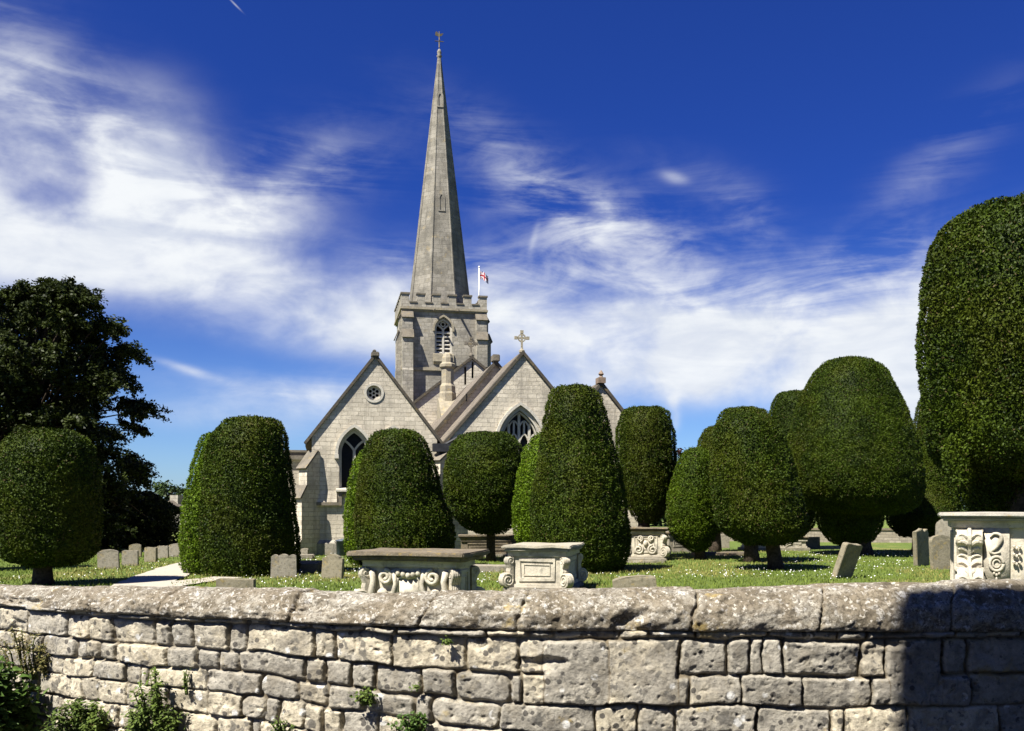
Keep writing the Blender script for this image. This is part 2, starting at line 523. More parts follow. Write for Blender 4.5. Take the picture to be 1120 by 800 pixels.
def wall_mat(name, cop=False):
    m, nt, bs = new_mat(name)
    ob = N(nt, 'ShaderNodeTexCoord').outputs['Object']
    at = N(nt, 'ShaderNodeAttribute', attribute_name='tone')
    sep = N(nt, 'ShaderNodeSeparateColor'); nt.links.new(at.outputs['Color'], sep.inputs[0])
    n1 = noise(nt, ob, 3.5, 8, 0.7, 0.3); n2 = noise(nt, ob, 14, 8, 0.72); n3 = noise(nt, ob, 55, 6, 0.75); n4 = noise(nt, ob, 8, 8, 0.65)
    n5 = noise(nt, ob, 26, 4, 0.55)
    grey = mix(nt, ramp(nt, n2, 0.35, 0.65), (0.215, 0.198, 0.165), (0.345, 0.318, 0.265))
    cream = mix(nt, ramp(nt, n2, 0.35, 0.65), (0.335, 0.293, 0.215), (0.51, 0.455, 0.345))
    f = math_(nt, 'ADD', sep.outputs[0], ramp(nt, n1, 0.3, 0.7, -0.35, 0.35))
    col = mix(nt, ramp(nt, f, 0.3, 0.8), grey, cream)
    if cop:
        col = mix(nt, ramp(nt, n1, 0.40, 0.58, 0, 0.8), col, (0.16, 0.13, 0.09))
        col = mix(nt, ramp(nt, n4, 0.49, 0.60, 0, 0.8), col, (0.115, 0.096, 0.068))
        col = mix(nt, ramp(nt, n5, 0.58, 0.64, 0, 0.6), col, (0.44, 0.42, 0.38))
        n6 = noise(nt, ob, 11, 8, 0.7)
        col = mix(nt, ramp(nt, n6, 0.60, 0.66, 0, 0.8), col, (0.55, 0.53, 0.50))
        col = mix(nt, ramp(nt, n3, 0.42, 0.52, 0.75, 0), col, (0.075, 0.062, 0.045))
        n11 = noise(nt, ob, 38, 4, 0.6)
        col = mix(nt, ramp(nt, n11, 0.59, 0.64, 0, 0.7), col, (0.50, 0.47, 0.41))
    else:
        col = mix(nt, ramp(nt, n4, 0.50, 0.62, 0, 0.6), col, (0.19, 0.168, 0.13))
        n8 = noise(nt, ob, 1.3, 6, 0.7)
        col = mix(nt, ramp(nt, n8, 0.52, 0.64, 0, 0.5), col, (0.17, 0.148, 0.115))
        # lichen spots, pale and blackish
        v = N(nt, 'ShaderNodeTexVoronoi'); v.inputs['Scale'].default_value = 17; nt.links.new(ob, v.inputs['Vector'])
        spot = math_(nt, 'MULTIPLY', ramp(nt, math_(nt, 'ADD', v.outputs['Distance'], math_(nt, 'MULTIPLY', n3, 0.25)), 0.36, 0.42, 1, 0), ramp(nt, n1, 0.44, 0.52))
        col = mix(nt, math_(nt, 'MULTIPLY', spot, 0.9), col, (0.06, 0.055, 0.05))
        col = mix(nt, ramp(nt, n5, 0.60, 0.66, 0, 0.75), col, (0.10, 0.095, 0.085))
        n10 = noise(nt, ob, 11, 3, 0.5)
        col = mix(nt, math_(nt, 'MULTIPLY', ramp(nt, n10, 0.60, 0.66, 0, 0.8), ramp(nt, n1, 0.42, 0.54)), col, (0.085, 0.08, 0.072))
        v2 = N(nt, 'ShaderNodeTexVoronoi'); v2.inputs['Scale'].default_value = 9; nt.links.new(ob, v2.inputs['Vector'])
        spot2 = math_(nt, 'MULTIPLY', ramp(nt, v2.outputs['Distance'], 0.16, 0.24, 1, 0), ramp(nt, n4, 0.5, 0.56))
        col = mix(nt, math_(nt, 'MULTIPLY', spot2, 0.8), col, (0.62, 0.61, 0.58))
    col = mix(nt, ramp(nt, n3, 0.53, 0.66, 0, 0.55), col, (0.12, 0.105, 0.08))
    n7 = noise(nt, ob, 4.7, 6, 0.6)
    col = mix(nt, ramp(nt, n7, 0.62, 0.70, 0, 0.45), col, (0.34, 0.24, 0.05))
    n9 = noise(nt, ob, 2.6, 5, 0.6)
    col = mix(nt, math_(nt, 'MULTIPLY', sep.outputs[1], ramp(nt, n9, 0.40, 0.55, 0.35, 1.0)), col, (0.13, 0.105, 0.07))
    nt.links.new(col, bs.inputs['Base Color'])
    bs.inputs['Specular IOR Level'].default_value = 0.1
    h = math_(nt, 'ADD', math_(nt, 'MULTIPLY', n2, 1.0), math_(nt, 'MULTIPLY', n3, 0.6))
    bump(nt, bs, h, 0.9, 0.013)
    return m
M_wall = wall_mat('rubble limestone'); M_wcope = wall_mat('lichened coping', True)

def build_wall():
    root = thing('churchyard_wall', 'long lichen spotted limestone rubble wall with rounded coping across the foreground', 'wall')
    S0, S1 = s_of_px(-330), s_of_px(1560)
    Sv0, Sv1 = s_of_px(-60), s_of_px(1180)
    s = np.concatenate([np.arange(S0, Sv0, 0.03), np.arange(Sv0, Sv1, 0.0055), np.arange(Sv1, S1, 0.03)])
    z = np.concatenate([np.arange(0.08, 0.45, 0.03), np.arange(0.45, ZCB + 0.03, 0.0055)])
    SS, ZZ = np.meshgrid(s, z, indexing='ij')
    rg = np.random.default_rng(5)
    # course warp
    k = sstep(s_of_px(200), s_of_px(640), SS)
    low = np.clip((ZCB - ZZ) / 0.45, 0, 1.2)
    zz = ZZ - 0.13 * (1 - k) * low + 0.016 * fbm(p2(SS * 0.9, ZZ * 1.2), 2, 21)
    wobx = 0.026 * fbm(p2(SS * 7, ZZ * 7), 5, 31, 0.6); wobz = 0.024 * fbm(p2(SS * 5, ZZ * 6), 5, 32, 0.6)
    SW, ZW = SS + wobx, zz + wobz
    hts = [0.045, 0.18, 0.15, 0.145, 0.17, 0.14, 0.16, 0.17, 0.16]
    H = np.full(SS.shape, -0.028) + 0.018 * fbm(p2(SS * 12, ZZ * 12), 3, 99); tone = np.zeros(SS.shape); mort = np.ones(SS.shape)
    zt = ZCB + 0.005
    D = np.full(SS.shape, -1.0)
    def put(s0, s1, z0, z1, r, gap, tn, hh, tx, tzz):
        cx, cz = (s0 + s1) / 2, (z0 + z1) / 2
        m = (SW > s0) & (SW < s1) & (ZW > z0) & (ZW < z1)
        if not m.any(): return
        x, y = SW[m] - cx, ZW[m] - cz
        hx, hz_ = (s1 - s0) / 2 - gap, (z1 - z0) / 2 - gap
        d = rrect(x, y, hx, hz_, min(r, hx * 0.9, hz_ * 0.9))
        e = sstep(-0.003, 0.013 + 0.008 * vnoise(p2(SW[m] * 5, ZW[m] * 5), 88), d)
        bul = 0.004 * (1 - (x / hx) ** 2) * (1 - (y / hz_) ** 2)
        hgt = H[m] * (1 - e) + e * (hh + bul + tx * x + tzz * y)
        H[m] = hgt; tone[m] = tn; mort[m] = 1 - sstep(-0.002, 0.008, d); D[m] = d
    rows = []
    for ci, h in enumerate(hts):
        z1 = zt; z0 = zt - h; zt = z0
        if z1 < 0.0: break
        ss = S0 - rg.uniform(0, 0.3)
        while ss < S1:
            w = (0.10 + 0.42 * rg.random() ** 1.3) * (0.80 + 0.15 * np.clip((np.interp(ss, ds, wpx) - 250) / 400, 0, 1)) if ci else rg.uniform(0.1, 0.5)
            if rg.random() < 0.2: w *= 0.6
            pxm = np.interp(ss, ds, wpx)
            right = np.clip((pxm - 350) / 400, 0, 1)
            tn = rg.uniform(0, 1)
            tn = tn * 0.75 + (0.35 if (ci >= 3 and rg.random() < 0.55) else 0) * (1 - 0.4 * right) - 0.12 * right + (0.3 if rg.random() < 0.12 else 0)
            gap = rg.uniform(0.0005, 0.003) if rg.random() < 0.8 else rg.uniform(0.004, 0.009)
            r = rg.uniform(0.006, 0.022) if rg.random() < 0.85 else rg.uniform(0.022, 0.05)
            args = (r, gap, tn, rg.uniform(-0.008, 0.008) + (0.022 - 0.035 * rg.random() if ci == 0 else 0), rg.uniform(-0.04, 0.04), rg.uniform(-0.10, 0.10))
            if ci in (2, 4, 6) and w > 0.3 and rg.random() < 0.12:   # split a stone into two thin ones
                zm = z0 + h * rg.uniform(0.4, 0.6)
                put(ss, ss + w, z0, zm, *args); put(ss, ss + w, zm, z1, *args)
            elif ci == 1 and rg.random() < 0.13 and w < 0.4:
                rows.append((ss, ss + w, z0 - hts[2], z1, *args))
            else:
                put(ss, ss + w, z0, z1, *args)
            ss += w
    rows.append((s_of_px(594), s_of_px(667), 1.10 - 0.33, 1.105, 0.03, 0.005, 0.25, 0.006, 0.0, 0.0))
    for r in rows: put(*r)
    # surface relief of the stones
    fine = 0.007 * fbm(p2(SS * 18, ZZ * 18), 5, 41, 0.65) + 0.010 * fbm(p2(SS * 4, ZZ * 4), 3, 43)
    pits = np.clip(fbm(p2(SS * 34, ZZ * 34), 3, 47) - 0.33, 0, 1) * 0.025
    broken = np.clip(fbm(p2(SS * 2.3 + 9, ZZ * 6), 4, 53) - 0.25, 0, 1) * 0.17 * sstep(0.9, 1.02, ZZ) + np.clip(fbm(p2(SS * 4, ZZ * 5 + 3), 4, 57) - 0.36, 0, 1) * 0.05
    H = H + fine * (0.4 + 0.6 * (mort < 0.5)) - pits - broken
    mort = np.clip(mort + sstep(0.02, 0.06, broken) * 0.3, 0, 1)
    xy = wall_xy(SS); n = wall_n(SS)
    v = np.stack([xy[..., 0] + n[..., 0] * H, xy[..., 1] + n[..., 1] * H, ZZ], -1)
    ns, nz = SS.shape
    i = np.arange(ns * nz).reshape(ns, nz)
    q = np.stack([i[:-1, :-1], i[1:, :-1], i[1:, 1:], i[:-1, 1:]], -1).reshape(-1, 4)
    a = np.stack([tone, mort, tone * 0, tone * 0 + 1], -1).reshape(-1, 4)
    V = v.reshape(-1, 3)
    # back of the wall (facing the churchyard)
    bs_ = np.arange(S0, S1, 0.25)
    bxy = wall_xy(bs_) - wall_n(bs_) * 0.36
    b0 = len(V)
    bv = np.concatenate([np.c_[bxy, np.full(len(bs_), -0.2)], np.c_[bxy, np.full(len(bs_), ZCB + 0.02)]])
    m = len(bs_)
    bq = np.array([(b0 + k + 1, b0 + k, b0 + m + k, b0 + m + k + 1) for k in range(m - 1)])
    V = np.concatenate([V, bv]); q = np.concatenate([q, bq])
    a = np.concatenate([a, np.tile([0.3, 0, 0, 1], (len(bv), 1))])
    np_mesh('stonework', V, q, M_wall, root, a, smooth=True)
    # coping: a rounded profile swept along the wall
    s = np.concatenate([np.arange(S0, Sv0, 0.03), np.arange(Sv0, Sv1, 0.007), np.arange(Sv1, S1, 0.03)])
    prof = np.array([(-0.30, 0.0), (-0.05, -0.04), (0.018, -0.04), (0.03, 0.05), (0.028, 0.25), (0.012, 0.5), (-0.03, 0.75), (-0.08, 0.93), (-0.16, 1.0), (-0.26, 0.95), (-0.34, 0.75), (-0.40, 0.4), (-0.41, 0.0), (-0.30, -0.02)])
    pd = np.r_[0, np.cumsum(np.hypot(np.diff(prof[:, 0]), np.diff(prof[:, 1] * 0.22)))]
    t = np.concatenate([np.linspace(0, pd[1], 4)[:-1], np.arange(pd[1], pd[8], 0.007), np.linspace(pd[8], pd[-1], 16)])
    PN, PZ = np.interp(t, pd, prof[:, 0]), np.interp(t, pd, prof[:, 1])
    # soften the polyline
    for _ in range(3):
        PN[1:-1] = (PN[:-2] + 2 * PN[1:-1] + PN[2:]) / 4; PZ[1:-1] = (PZ[:-2] + 2 * PZ[1:-1] + PZ[2:]) / 4
    SS, TT = np.meshgrid(s, t, indexing='ij')
    pn = np.broadcast_to(PN, SS.shape); pz = np.broadcast_to(PZ, SS.shape)
    rg = np.random.default_rng(8)
    joints = [S0 - 0.2]
    while joints[-1] < S1 + 0.3: joints.append(joints[-1] + rg.uniform(0.4, 1.35))
    joints = np.array(joints)
    sj = SS + 0.035 * fbm(p2(SS * 5, TT * 9), 4, 61, 0.6) - (pz - 0.5) * 0.05
    idx = np.clip(np.searchsorted(joints, sj) - 1, 0, len(joints) - 2)
    dj = np.minimum(sj - joints[idx], joints[idx + 1] - sj)
    jt = 1 - sstep(0.0, 0.012, dj)
    rnd = rg.uniform(-1, 1, (len(joints), 4))
    zt = z_top(SS) + rnd[idx, 0] * 0.007
    x = (sj - (joints[idx] + joints[idx + 1]) / 2)
    zb = ZCB + 0.012 * fbm(p2(SS * 1.3, SS * 0), 3, 77)
    vz = zb + (zt - zb) * pz + x * rnd[idx, 1] * 0.02
    rough = 0.020 * fbm(np.stack([SS * 5, TT * 9, TT * 0], -1), 4, 63) + 0.015 * fbm(np.stack([SS * 24, TT * 24, TT * 0], -1), 4, 64, 0.6) - np.clip(fbm(np.stack([SS * 3, TT * 5, TT * 0 + 4], -1), 4, 66) - 0.3, 0, 1) * 0.10
    nn = pn + rnd[idx, 2] * 0.012 + rough - jt * 0.02 * (pn > -0.25)
    vz = vz + rough * 0.6 * sstep(0.1, 0.7, pz) - jt * 0.012 * pz
    xy = wall_xy(SS); n = wall_n(SS)
    v = np.stack([xy[..., 0] + n[..., 0] * nn, xy[..., 1] + n[..., 1] * nn, vz], -1)
    ns, nz = SS.shape
    i = np.arange(ns * nz).reshape(ns, nz)
    q = np.stack([i[:-1, :-1], i[1:, :-1], i[1:, 1:], i[:-1, 1:]], -1).reshape(-1, 4)
    tn = 0.3 + 0.25 * rnd[idx, 3]
    a = np.stack([tn, jt * 0.8, tn * 0, tn * 0 + 1], -1).reshape(-1, 4)
    np_mesh('coping', v.reshape(-1, 3), q, M_wcope, root, a, smooth=True)
build_wall()

# ------------------------------------------------------------------ foliage
def unit(a): return a / np.maximum(np.linalg.norm(a, axis=-1, keepdims=True), 1e-9)

def leaves(c, nrm, ln, wd, rg, tangent=None, bend=0.0):
    """rhombic leaves: returns verts (N*4,3), quads"""
    n = len(c)
    r = rg.normal(size=(n, 3)) if tangent is None else tangent
    a = unit(r - nrm * (r * nrm).sum(-1, keepdims=True))
    b = np.cross(nrm, a)
    ln = np.broadcast_to(ln, (n,))[:, None]; wd = np.broadcast_to(wd, (n,))[:, None]
    v = np.stack([c - a * ln / 2, c + b * wd / 2 - nrm * bend * ln, c + a * ln / 2 - nrm * bend * ln * 2, c - b * wd / 2 - nrm * bend * ln], 1).reshape(-1, 3)
    q = np.arange(n * 4).reshape(n, 4)
    return v, q

def revolve(rows, D, seed, nseg=56, nring=44, amp=0.05):
    """rows: (py, xl, xr) silhouette at distance D"""
    rows = sorted(rows)
    z = np.array([EYE - (r[0] - HZ) / FP * D for r in rows])
    z[np.argmax(z)] -= 0.05
    cx = np.array([((r[1] + r[2]) / 2 - CX) / FP * D for r in rows])
    rr = np.array([max(0.05, (r[2] - r[1]) / 2 / FP * D - 0.06) for r in rows])
    # arc length parametrisation
    L = np.r_[0, np.cumsum(np.hypot(np.diff(rr), np.diff(z)))]
    t = np.linspace(0, L[-1], nring)
    zi, ci, ri = np.interp(t, L, z), np.interp(t, L, cx), np.interp(t, L, rr)
    for _ in range(3):
        for arr in (zi, ci, ri):
            arr[1:-1] = (arr[:-2] + 2 * arr[1:-1] + arr[2:]) / 4
    zi = np.r_[zi[0], zi, zi[-1]]; ci = np.r_[ci[0], ci, ci[-1]]; ri = np.r_[0.002, ri, 0.002]
    th = np.linspace(0, 2 * PI, nseg, endpoint=False)
    X = ci[:, None] + ri[:, None] * np.cos(th)
    Y = D + ri[:, None] * np.sin(th)
    Z = np.broadcast_to(zi[:, None], X.shape)
    p = np.stack([X, Y, Z], -1)
    c = np.stack([np.broadcast_to(ci[:, None], X.shape), np.full(X.shape, D), Z * 0.9 + 0.1 * zi.mean()], -1)
    n = unit(p - c)
    k = amp * fbm(p * 0.9, 3, seed) + 0.45 * amp * fbm(p * 3.0, 3, seed + 9)
    p = p + n * k[..., None]
    return p

def crown_mesh(name, lobes, mat, parent, seed, llen=0.06, lwid=0.030, cover=1.75, amp=0.06, jit=0.08, brown=0.03):
    rg = np.random.default_rng(seed)
    V, Q, A = [], [], []
    base = 0
    for rows, D in lobes:
        p = revolve(rows, D, seed, amp=amp)
        nr, ns = p.shape[:2]
        i = np.arange(nr * ns).reshape(nr, ns)
        q = np.stack([i[:-1], np.roll(i, -1, 1)[:-1], np.roll(i, -1, 1)[1:], i[1:]], -1).reshape(-1, 4)[:, ::-1]
        v = p.reshape(-1, 3)
        a, b, c, d = [v[q[:, k]] for k in range(4)]
        cr = np.cross(c - a, d - b); area = np.linalg.norm(cr, axis=1) / 2; nrm = unit(cr)
        cen = np.mean([a, b, c, d], axis=0)
        out = cen - v.mean(0)
        if (out * nrm).sum() < 0: nrm = -nrm
        facing = -(nrm * unit(cen - np.array([0, 0, EYE]))).sum(1)
        dens = np.where(facing > -0.25, 1.0, 0.35)
        per = 0.5 * llen * lwid
        cnt = rg.poisson(area * dens * cover / per)
        idx = np.repeat(np.arange(len(q)), cnt)
        m = len(idx)
        u, w = rg.random((m, 1)), rg.random((m, 1))
        pos = a[idx] * (1 - u) * (1 - w) + b[idx] * u * (1 - w) + c[idx] * u * w + d[idx] * (1 - u) * w
        ln_ = nrm[idx]
        tuft = fbm(pos * 8.0, 2, seed + 3)
        tuft2 = fbm(pos * 3.2, 2, seed + 4)
        pos = pos + ln_ * (jit * (rg.random((m, 1)) - 0.35) + 0.06 * tuft[:, None] + 0.03 * tuft2[:, None])
        nn = unit(ln_ * 0.9 + rg.normal(size=(m, 3)) * 0.45 + np.array([0, 0, 0.05]))
        # two thirds of the sprays stand out of the clipped face, the rest lie in it
        ax = unit(ln_ * 0.75 + rg.normal(size=(m, 3)) * 0.5 + np.array([0, 0, 0.10]))
        up_ = unit(rg.normal(size=(m, 3)) * 0.7 + np.array([0, 0, 0.6]))
        nst = unit(up_ - ax * (up_ * ax).sum(-1, keepdims=True))
        stand = rg.random((m, 1)) < 0.68
        nn = np.where(stand, nst, nn)
        tg_ = np.where(stand, ax, rg.normal(size=(m, 3)))
        lv, lq = leaves(pos, nn, llen * rg.uniform(0.7, 1.3, m), lwid * rg.uniform(0.7, 1.3, m), rg, tangent=tg_)
        # dense inner mass just below the clipped surface
        ctr = np.stack([np.broadcast_to(p[..., 0].mean(1, keepdims=True), p.shape[:2]), np.full(p.shape[:2], D), p[..., 2]], -1)
        inner = p - unit(p - ctr + 1e-6) * 0.085
        inner = inner.reshape(-1, 3)
        t0 = rg.uniform(0, 1, m)
        br = (rg.random(m) < brown * (1 + 3 * np.clip(fbm(pos * 0.8, 2, seed + 5), 0, 1))).astype(float) * 0.7
        A.append(np.tile([0.25, 0, 0, 1], (len(inner), 1)))
        A.append(np.repeat(np.stack([t0, br, t0 * 0, t0 * 0 + 1], 1), 4, axis=0))
        V += [inner, lv]; Q += [q + base, lq + base + len(inner)]
        base += len(inner) + len(lv)
    return np_mesh(name, np.concatenate(V), np.concatenate(Q), mat, parent, np.concatenate(A), smooth=False)

def trunk_mesh(parent, pts, rad, mat=None, name='trunk', seed=0):
    mb = MB(); mb.tube(pts, rad, 14)
    return mb.build(name, mat or M_bark, parent, smooth=True, rough=0.06)

def yew(label, lobes, trunk, seed, mat=None, **kw):
    base = trunk[0][0]
    r = thing('yew_tree', label, 'yew tree', base, 0, 'clipped yew trees in the churchyard')
    o = crown_mesh('crown', lobes, mat or M_yew, r, seed, **kw)
    o.matrix_parent_inverse = Matrix.Translation(base).inverted()
    t = trunk_mesh(r, [p for p, _ in trunk], [q for _, q in trunk])
    t.matrix_parent_inverse = Matrix.Translation(base).inverted()
    return r

def tk(px0, D, px1, pyt, w):
    """trunk from the ground at px0 up to (px1,pyt), width w in px"""
    r = w / 2 / FP * D
    a, b = G(px0, D, -0.1), P(px1, pyt, D)
    return [(a, r * 1.35), (a.lerp(b, 0.25), r * 1.05), (a.lerp(b, 0.6), r * 0.95), (b, r * 0.9)]

yew('broad domed yew on a bare dark trunk at the far left above the wall',
    [([(470, 40, 66), (473, 24, 83), (484, 9, 98), (505, 0, 104), (540, -4, 107), (580, -6, 107), (604, 0, 104), (613, 15, 92), (617, 30, 70)], 20.8)],
    tk(47, 20.8, 47, 585, 18), 101, llen=0.055, lwid=0.028)
yew('yew cut by the left picture edge behind the broad domed yew',
    [([(487, -34, -8), (491, -44, 4), (505, -52, 12), (560, -58, 18), (600, -50, 10), (608, -40, 0)], 26)], tk(-20, 26, -20, 590, 20), 102)
yew('tall blocky yew clipped down to the grass beside the path',
    [([(457, 262, 296), (461, 246, 307), (476, 231, 314), (510, 223, 318), (550, 220, 322), (590, 218, 327), (617, 220, 327), (634, 224, 322)], 24.2)],
    tk(272, 24.3, 272, 560, 30), 103)
yew('bright green narrow yew tucked against the left side of the blocky one by the path',
    [([(472, 228, 256), (479, 219, 270), (508, 210, 276), (550, 201, 276), (590, 196, 276), (620, 198, 268), (633, 206, 258)], 24.6)],
    tk(240, 24.8, 240, 560, 24), 123, mat=M_yew2)
yew('squat yew with a stepped skirt behind the carved chest tomb',
    [([(470, 420, 448), (473, 409, 459), (488, 399, 470), (520, 392, 481), (550, 390, 488), (558, 390, 490), (563, 387, 495), (590, 389, 498), (612, 392, 495), (622, 400, 480)], 26.6),
     ([(559, 402, 446), (563, 396, 460), (575, 393, 470), (600, 393, 478), (618, 398, 470)], 25.95)],
    tk(440, 26.8, 440, 560, 30), 104)
yew('bright green yew edge showing behind the left side of the squat stepped yew',
    [([(492, 394, 420), (503, 386, 430), (540, 378, 435), (570, 374, 435), (600, 376, 432), (615, 382, 425)], 27.6)],
    tk(408, 27.6, 408, 560, 20), 124, mat=M_yew2)
yew('round ball yew on a thin trunk in front of the traceried gable',
    [([(473, 517, 546), (476, 503, 559), (488, 491, 570), (512, 484, 576), (538, 485, 577), (562, 493, 573), (576, 507, 561), (582, 520, 550)], 30)],
    tk(537, 30, 537, 560, 10), 105)
yew('tallest cone yew in the middle standing just behind the panelled tomb',
    [([(422, 614, 640), (425, 605, 650), (438, 598, 659), (470, 592, 668), (510, 585, 678), (550, 580, 686), (585, 579, 690), (610, 582, 689), (625, 592, 678)], 25.3)],
    tk(635, 25.5, 635, 560, 30), 106)
yew('bright green yew showing behind the left side of the tallest middle cone',
    [([(474, 584, 602), (486, 575, 612), (520, 564, 618), (550, 560, 618), (580, 561, 612), (602, 568, 605)], 26.6)],
    tk(592, 26.5, 592, 560, 18), 126, mat=M_yew2)
yew('domed yew right of the tall middle cone with a far tomb under it',
    [([(445, 692, 720), (448, 681, 731), (468, 673, 738), (510, 674, 741), (538, 678, 739), (558, 688, 732), (571, 698, 720)], 32)],
    tk(704, 32, 704, 545, 14), 107)
yew('small egg shaped yew with a short leaning trunk',
    [([(489, 755, 768), (492, 749, 774), (508, 739, 782), (540, 730, 786), (565, 728, 786), (585, 733, 784), (597, 745, 779), (602, 757, 772)], 31)],
    tk(767, 31, 763, 585, 12), 108, mat=M_yew3)
yew('leaning flat topped yew on a stout trunk with its shadow round it on the lawn',
    [([(453, 797, 830), (457, 788, 842), (474, 781, 856), (510, 777, 868), (550, 779, 879), (573, 783, 884), (586, 795, 880), (594, 815, 865)], 26)],
    tk(849, 26, 842, 575, 15), 109)
yew('yew top showing just above and behind the leaning flat topped yew',
    [([(446, 800, 828), (449, 789, 838), (468, 783, 848), (520, 782, 856), (570, 786, 858), (584, 800, 845)], 29.5)], tk(822, 29.5, 822, 560, 14), 110)
yew('small dome yew half hidden behind the egg shaped yew',
    [([(466, 777, 792), (470, 769, 802), (484, 763, 808), (520, 761, 810), (570, 760, 804), (582, 772, 792)], 36)], tk(782, 36, 782, 560, 12), 111)
yew('tall pale topped yew peeping out left of the largest bell yew',
    [([(428, 856, 884), (432, 848, 892), (448, 842, 898), (480, 838, 902), (540, 838, 902), (575, 846, 890), (585, 860, 880)], 39)], tk(868, 39, 868, 560, 14), 112)
yew('largest bell shaped yew with a dark undergrowth skirt round its trunk',
    [([(391, 917, 940), (395, 903, 954), (408, 889, 969), (440, 874, 985), (480, 862, 998), (520, 859, 1006), (543, 866, 1006), (556, 888, 998), (562, 910, 975)], 34),
     ([(548, 905, 955), (560, 894, 966), (576, 895, 963), (590, 906, 955), (597, 920, 945)], 34.3)],
    tk(942, 34, 938, 560, 22), 113)
yew('slim yew squeezed between the bell yew and the giant yew',
    [([(429, 1012, 1024), (438, 1004, 1034), (470, 1000, 1042), (510, 998, 1046), (545, 994, 1048), (562, 970, 1046), (575, 972, 1035), (586, 985, 1020)], 36.6)], tk(1005, 36.6, 1005, 570, 14), 114)
yew('giant near yew towering over the pale tomb at the right edge',
    [([(225, 1092, 1150), (228, 1070, 1175), (236, 1048, 1196), (251, 1030, 1212), (278, 1018, 1224), (325, 1013, 1229), (370, 1011, 1231), (420, 1015, 1227), (470, 1018, 1222), (500, 1024, 1216), (516, 1040, 1200), (522, 1065, 1180)], 15.6),
     ([(492, 1056, 1190), (508, 1050, 1195), (535, 1056, 1190), (560, 1066, 1180), (572, 1080, 1165)], 16.2),
     ([(478, 1030, 1052), (500, 1030, 1064), (535, 1034, 1064), (552, 1038, 1058), (558, 1043, 1052)], 15.0)],
    tk(1130, 15.6, 1130, 490, 60), 115, llen=0.052, lwid=0.030, cover=1.8)

def leafy_tree(name, label, cat, base, trunk_pts, clumps, mat, seed, leaf=0.14, per=420, group=None, flat=0.6):
    """clumps: list of (centre Vector, radius)"""
    rg = np.random.default_rng(seed)
    r = thing(name, label, cat, base, 0, group)
    inv = Matrix.Translation(base).inverted()
    mb = MB()
    mb.tube([p for p, _ in trunk_pts], [q for _, q in trunk_pts], 12)
    top = trunk_pts[-1][0]
    for c, rad in clumps[::2]:
        s = trunk_pts[-2][0].lerp(top, random.random())
        mid = s.lerp(c, 0.5) + Vector((0, 0, 0.4))
        mb.tube([s, mid, c], [trunk_pts[-1][1] * 0.5, trunk_pts[-1][1] * 0.3, 0.02], 6)
    o = mb.build('trunk', M_bark, r, smooth=True); o.matrix_parent_inverse = inv
    pos, nrm = [], []
    for c, rad in clumps:
        n = int(per * rad * rad)
        # twigs radiating from the clump centre carry leaves
        k = max(6, int(9 * rad)) if flat < 0.8 else 14
        out = np.array(c) - np.array(top); out = out / (np.linalg.norm(out) + 1e-6)
        sd_ = unit(rg.normal(size=(k, 3)) + out * 0.7); sd_[:, 2] *= flat
        sl_ = rad * rg.uniform(0.7, 1.45, k)
        w_ = rg.integers(0, k, n)
        t_ = rg.random((n, 1)) ** 0.7
        d = sd_[w_]
        p = np.array(c) + d * sl_[w_][:, None] * t_ + rg.normal(size=(n, 3)) * (0.20 - 0.11 * t_) * rad * np.array([1, 1, 0.7])
        p[:, 2] -= 0.30 * t_[:, 0] ** 2 * rad
        pos.append(p); nrm.append(unit(d * 0.3 + rg.normal(size=(n, 3)) * 0.5 + np.array([0, 0, 0.7])))
    pos = np.concatenate(pos); nrm = np.concatenate(nrm)
    m = len(pos)
    v, q = leaves(pos, nrm, leaf * rg.uniform(0.7, 1.3, m), leaf * 0.62 * rg.uniform(0.7, 1.3, m), rg, bend=0.06)
    t0 = rg.random(m)
    a = np.repeat(np.stack([t0, t0 * 0, t0 * 0, t0 * 0 + 1], 1), 4, axis=0)
    o = np_mesh('crown', v, q, mat, r, a); o.matrix_parent_inverse = inv
    return r

# big broadleaf at the left, outline from the picture
def big_tree():
    D = 38
    rg = random.Random(4)
    out = [(312, 45, 85), (325, 5, 112), (345, -40, 140), (370, -70, 152), (400, -90, 150), (430, -100, 163), (460, -110, 170), (490, -115, 172), (520, -115, 172), (550, -110, 172), (600, -100, 165)]
    ys = [o[0] for o in out]
    cl = []
    while len(cl) < 430:
        y = rg.uniform(316, 598)
        xl, xr = np.interp(y, ys, [o[1] for o in out]), np.interp(y, ys, [o[2] for o in out])
        rad_px = rg.uniform(13, 27)
        w = (xr - xl) / 2; cx = (xl + xr) / 2
        a = rg.uniform(-1, 1); b = rg.uniform(-1, 1)
        if a * a + b * b > 1: continue
        if a * a + b * b < 0.2 and rg.random() < 0.3: continue
        x = cx + a * (w - rad_px * 0.9)
        d = D + b * w / FP * D * 0.9
        p = P(x, y, D); p.y = d
        cl.append((p, rad_px / FP * D))
    b = G(30, D)
    leafy_tree('broadleaf_tree', 'large dark broadleaf tree filling the left edge behind the domed yew', 'tree', b,
               [(G(30, D, -0.1), 0.5), (G(30, D, 1.5), 0.4), (G(32, D, 3.5), 0.3), (G(30, D, 7), 0.15)], cl, M_beech, 21, 0.15, 1050)
big_tree()

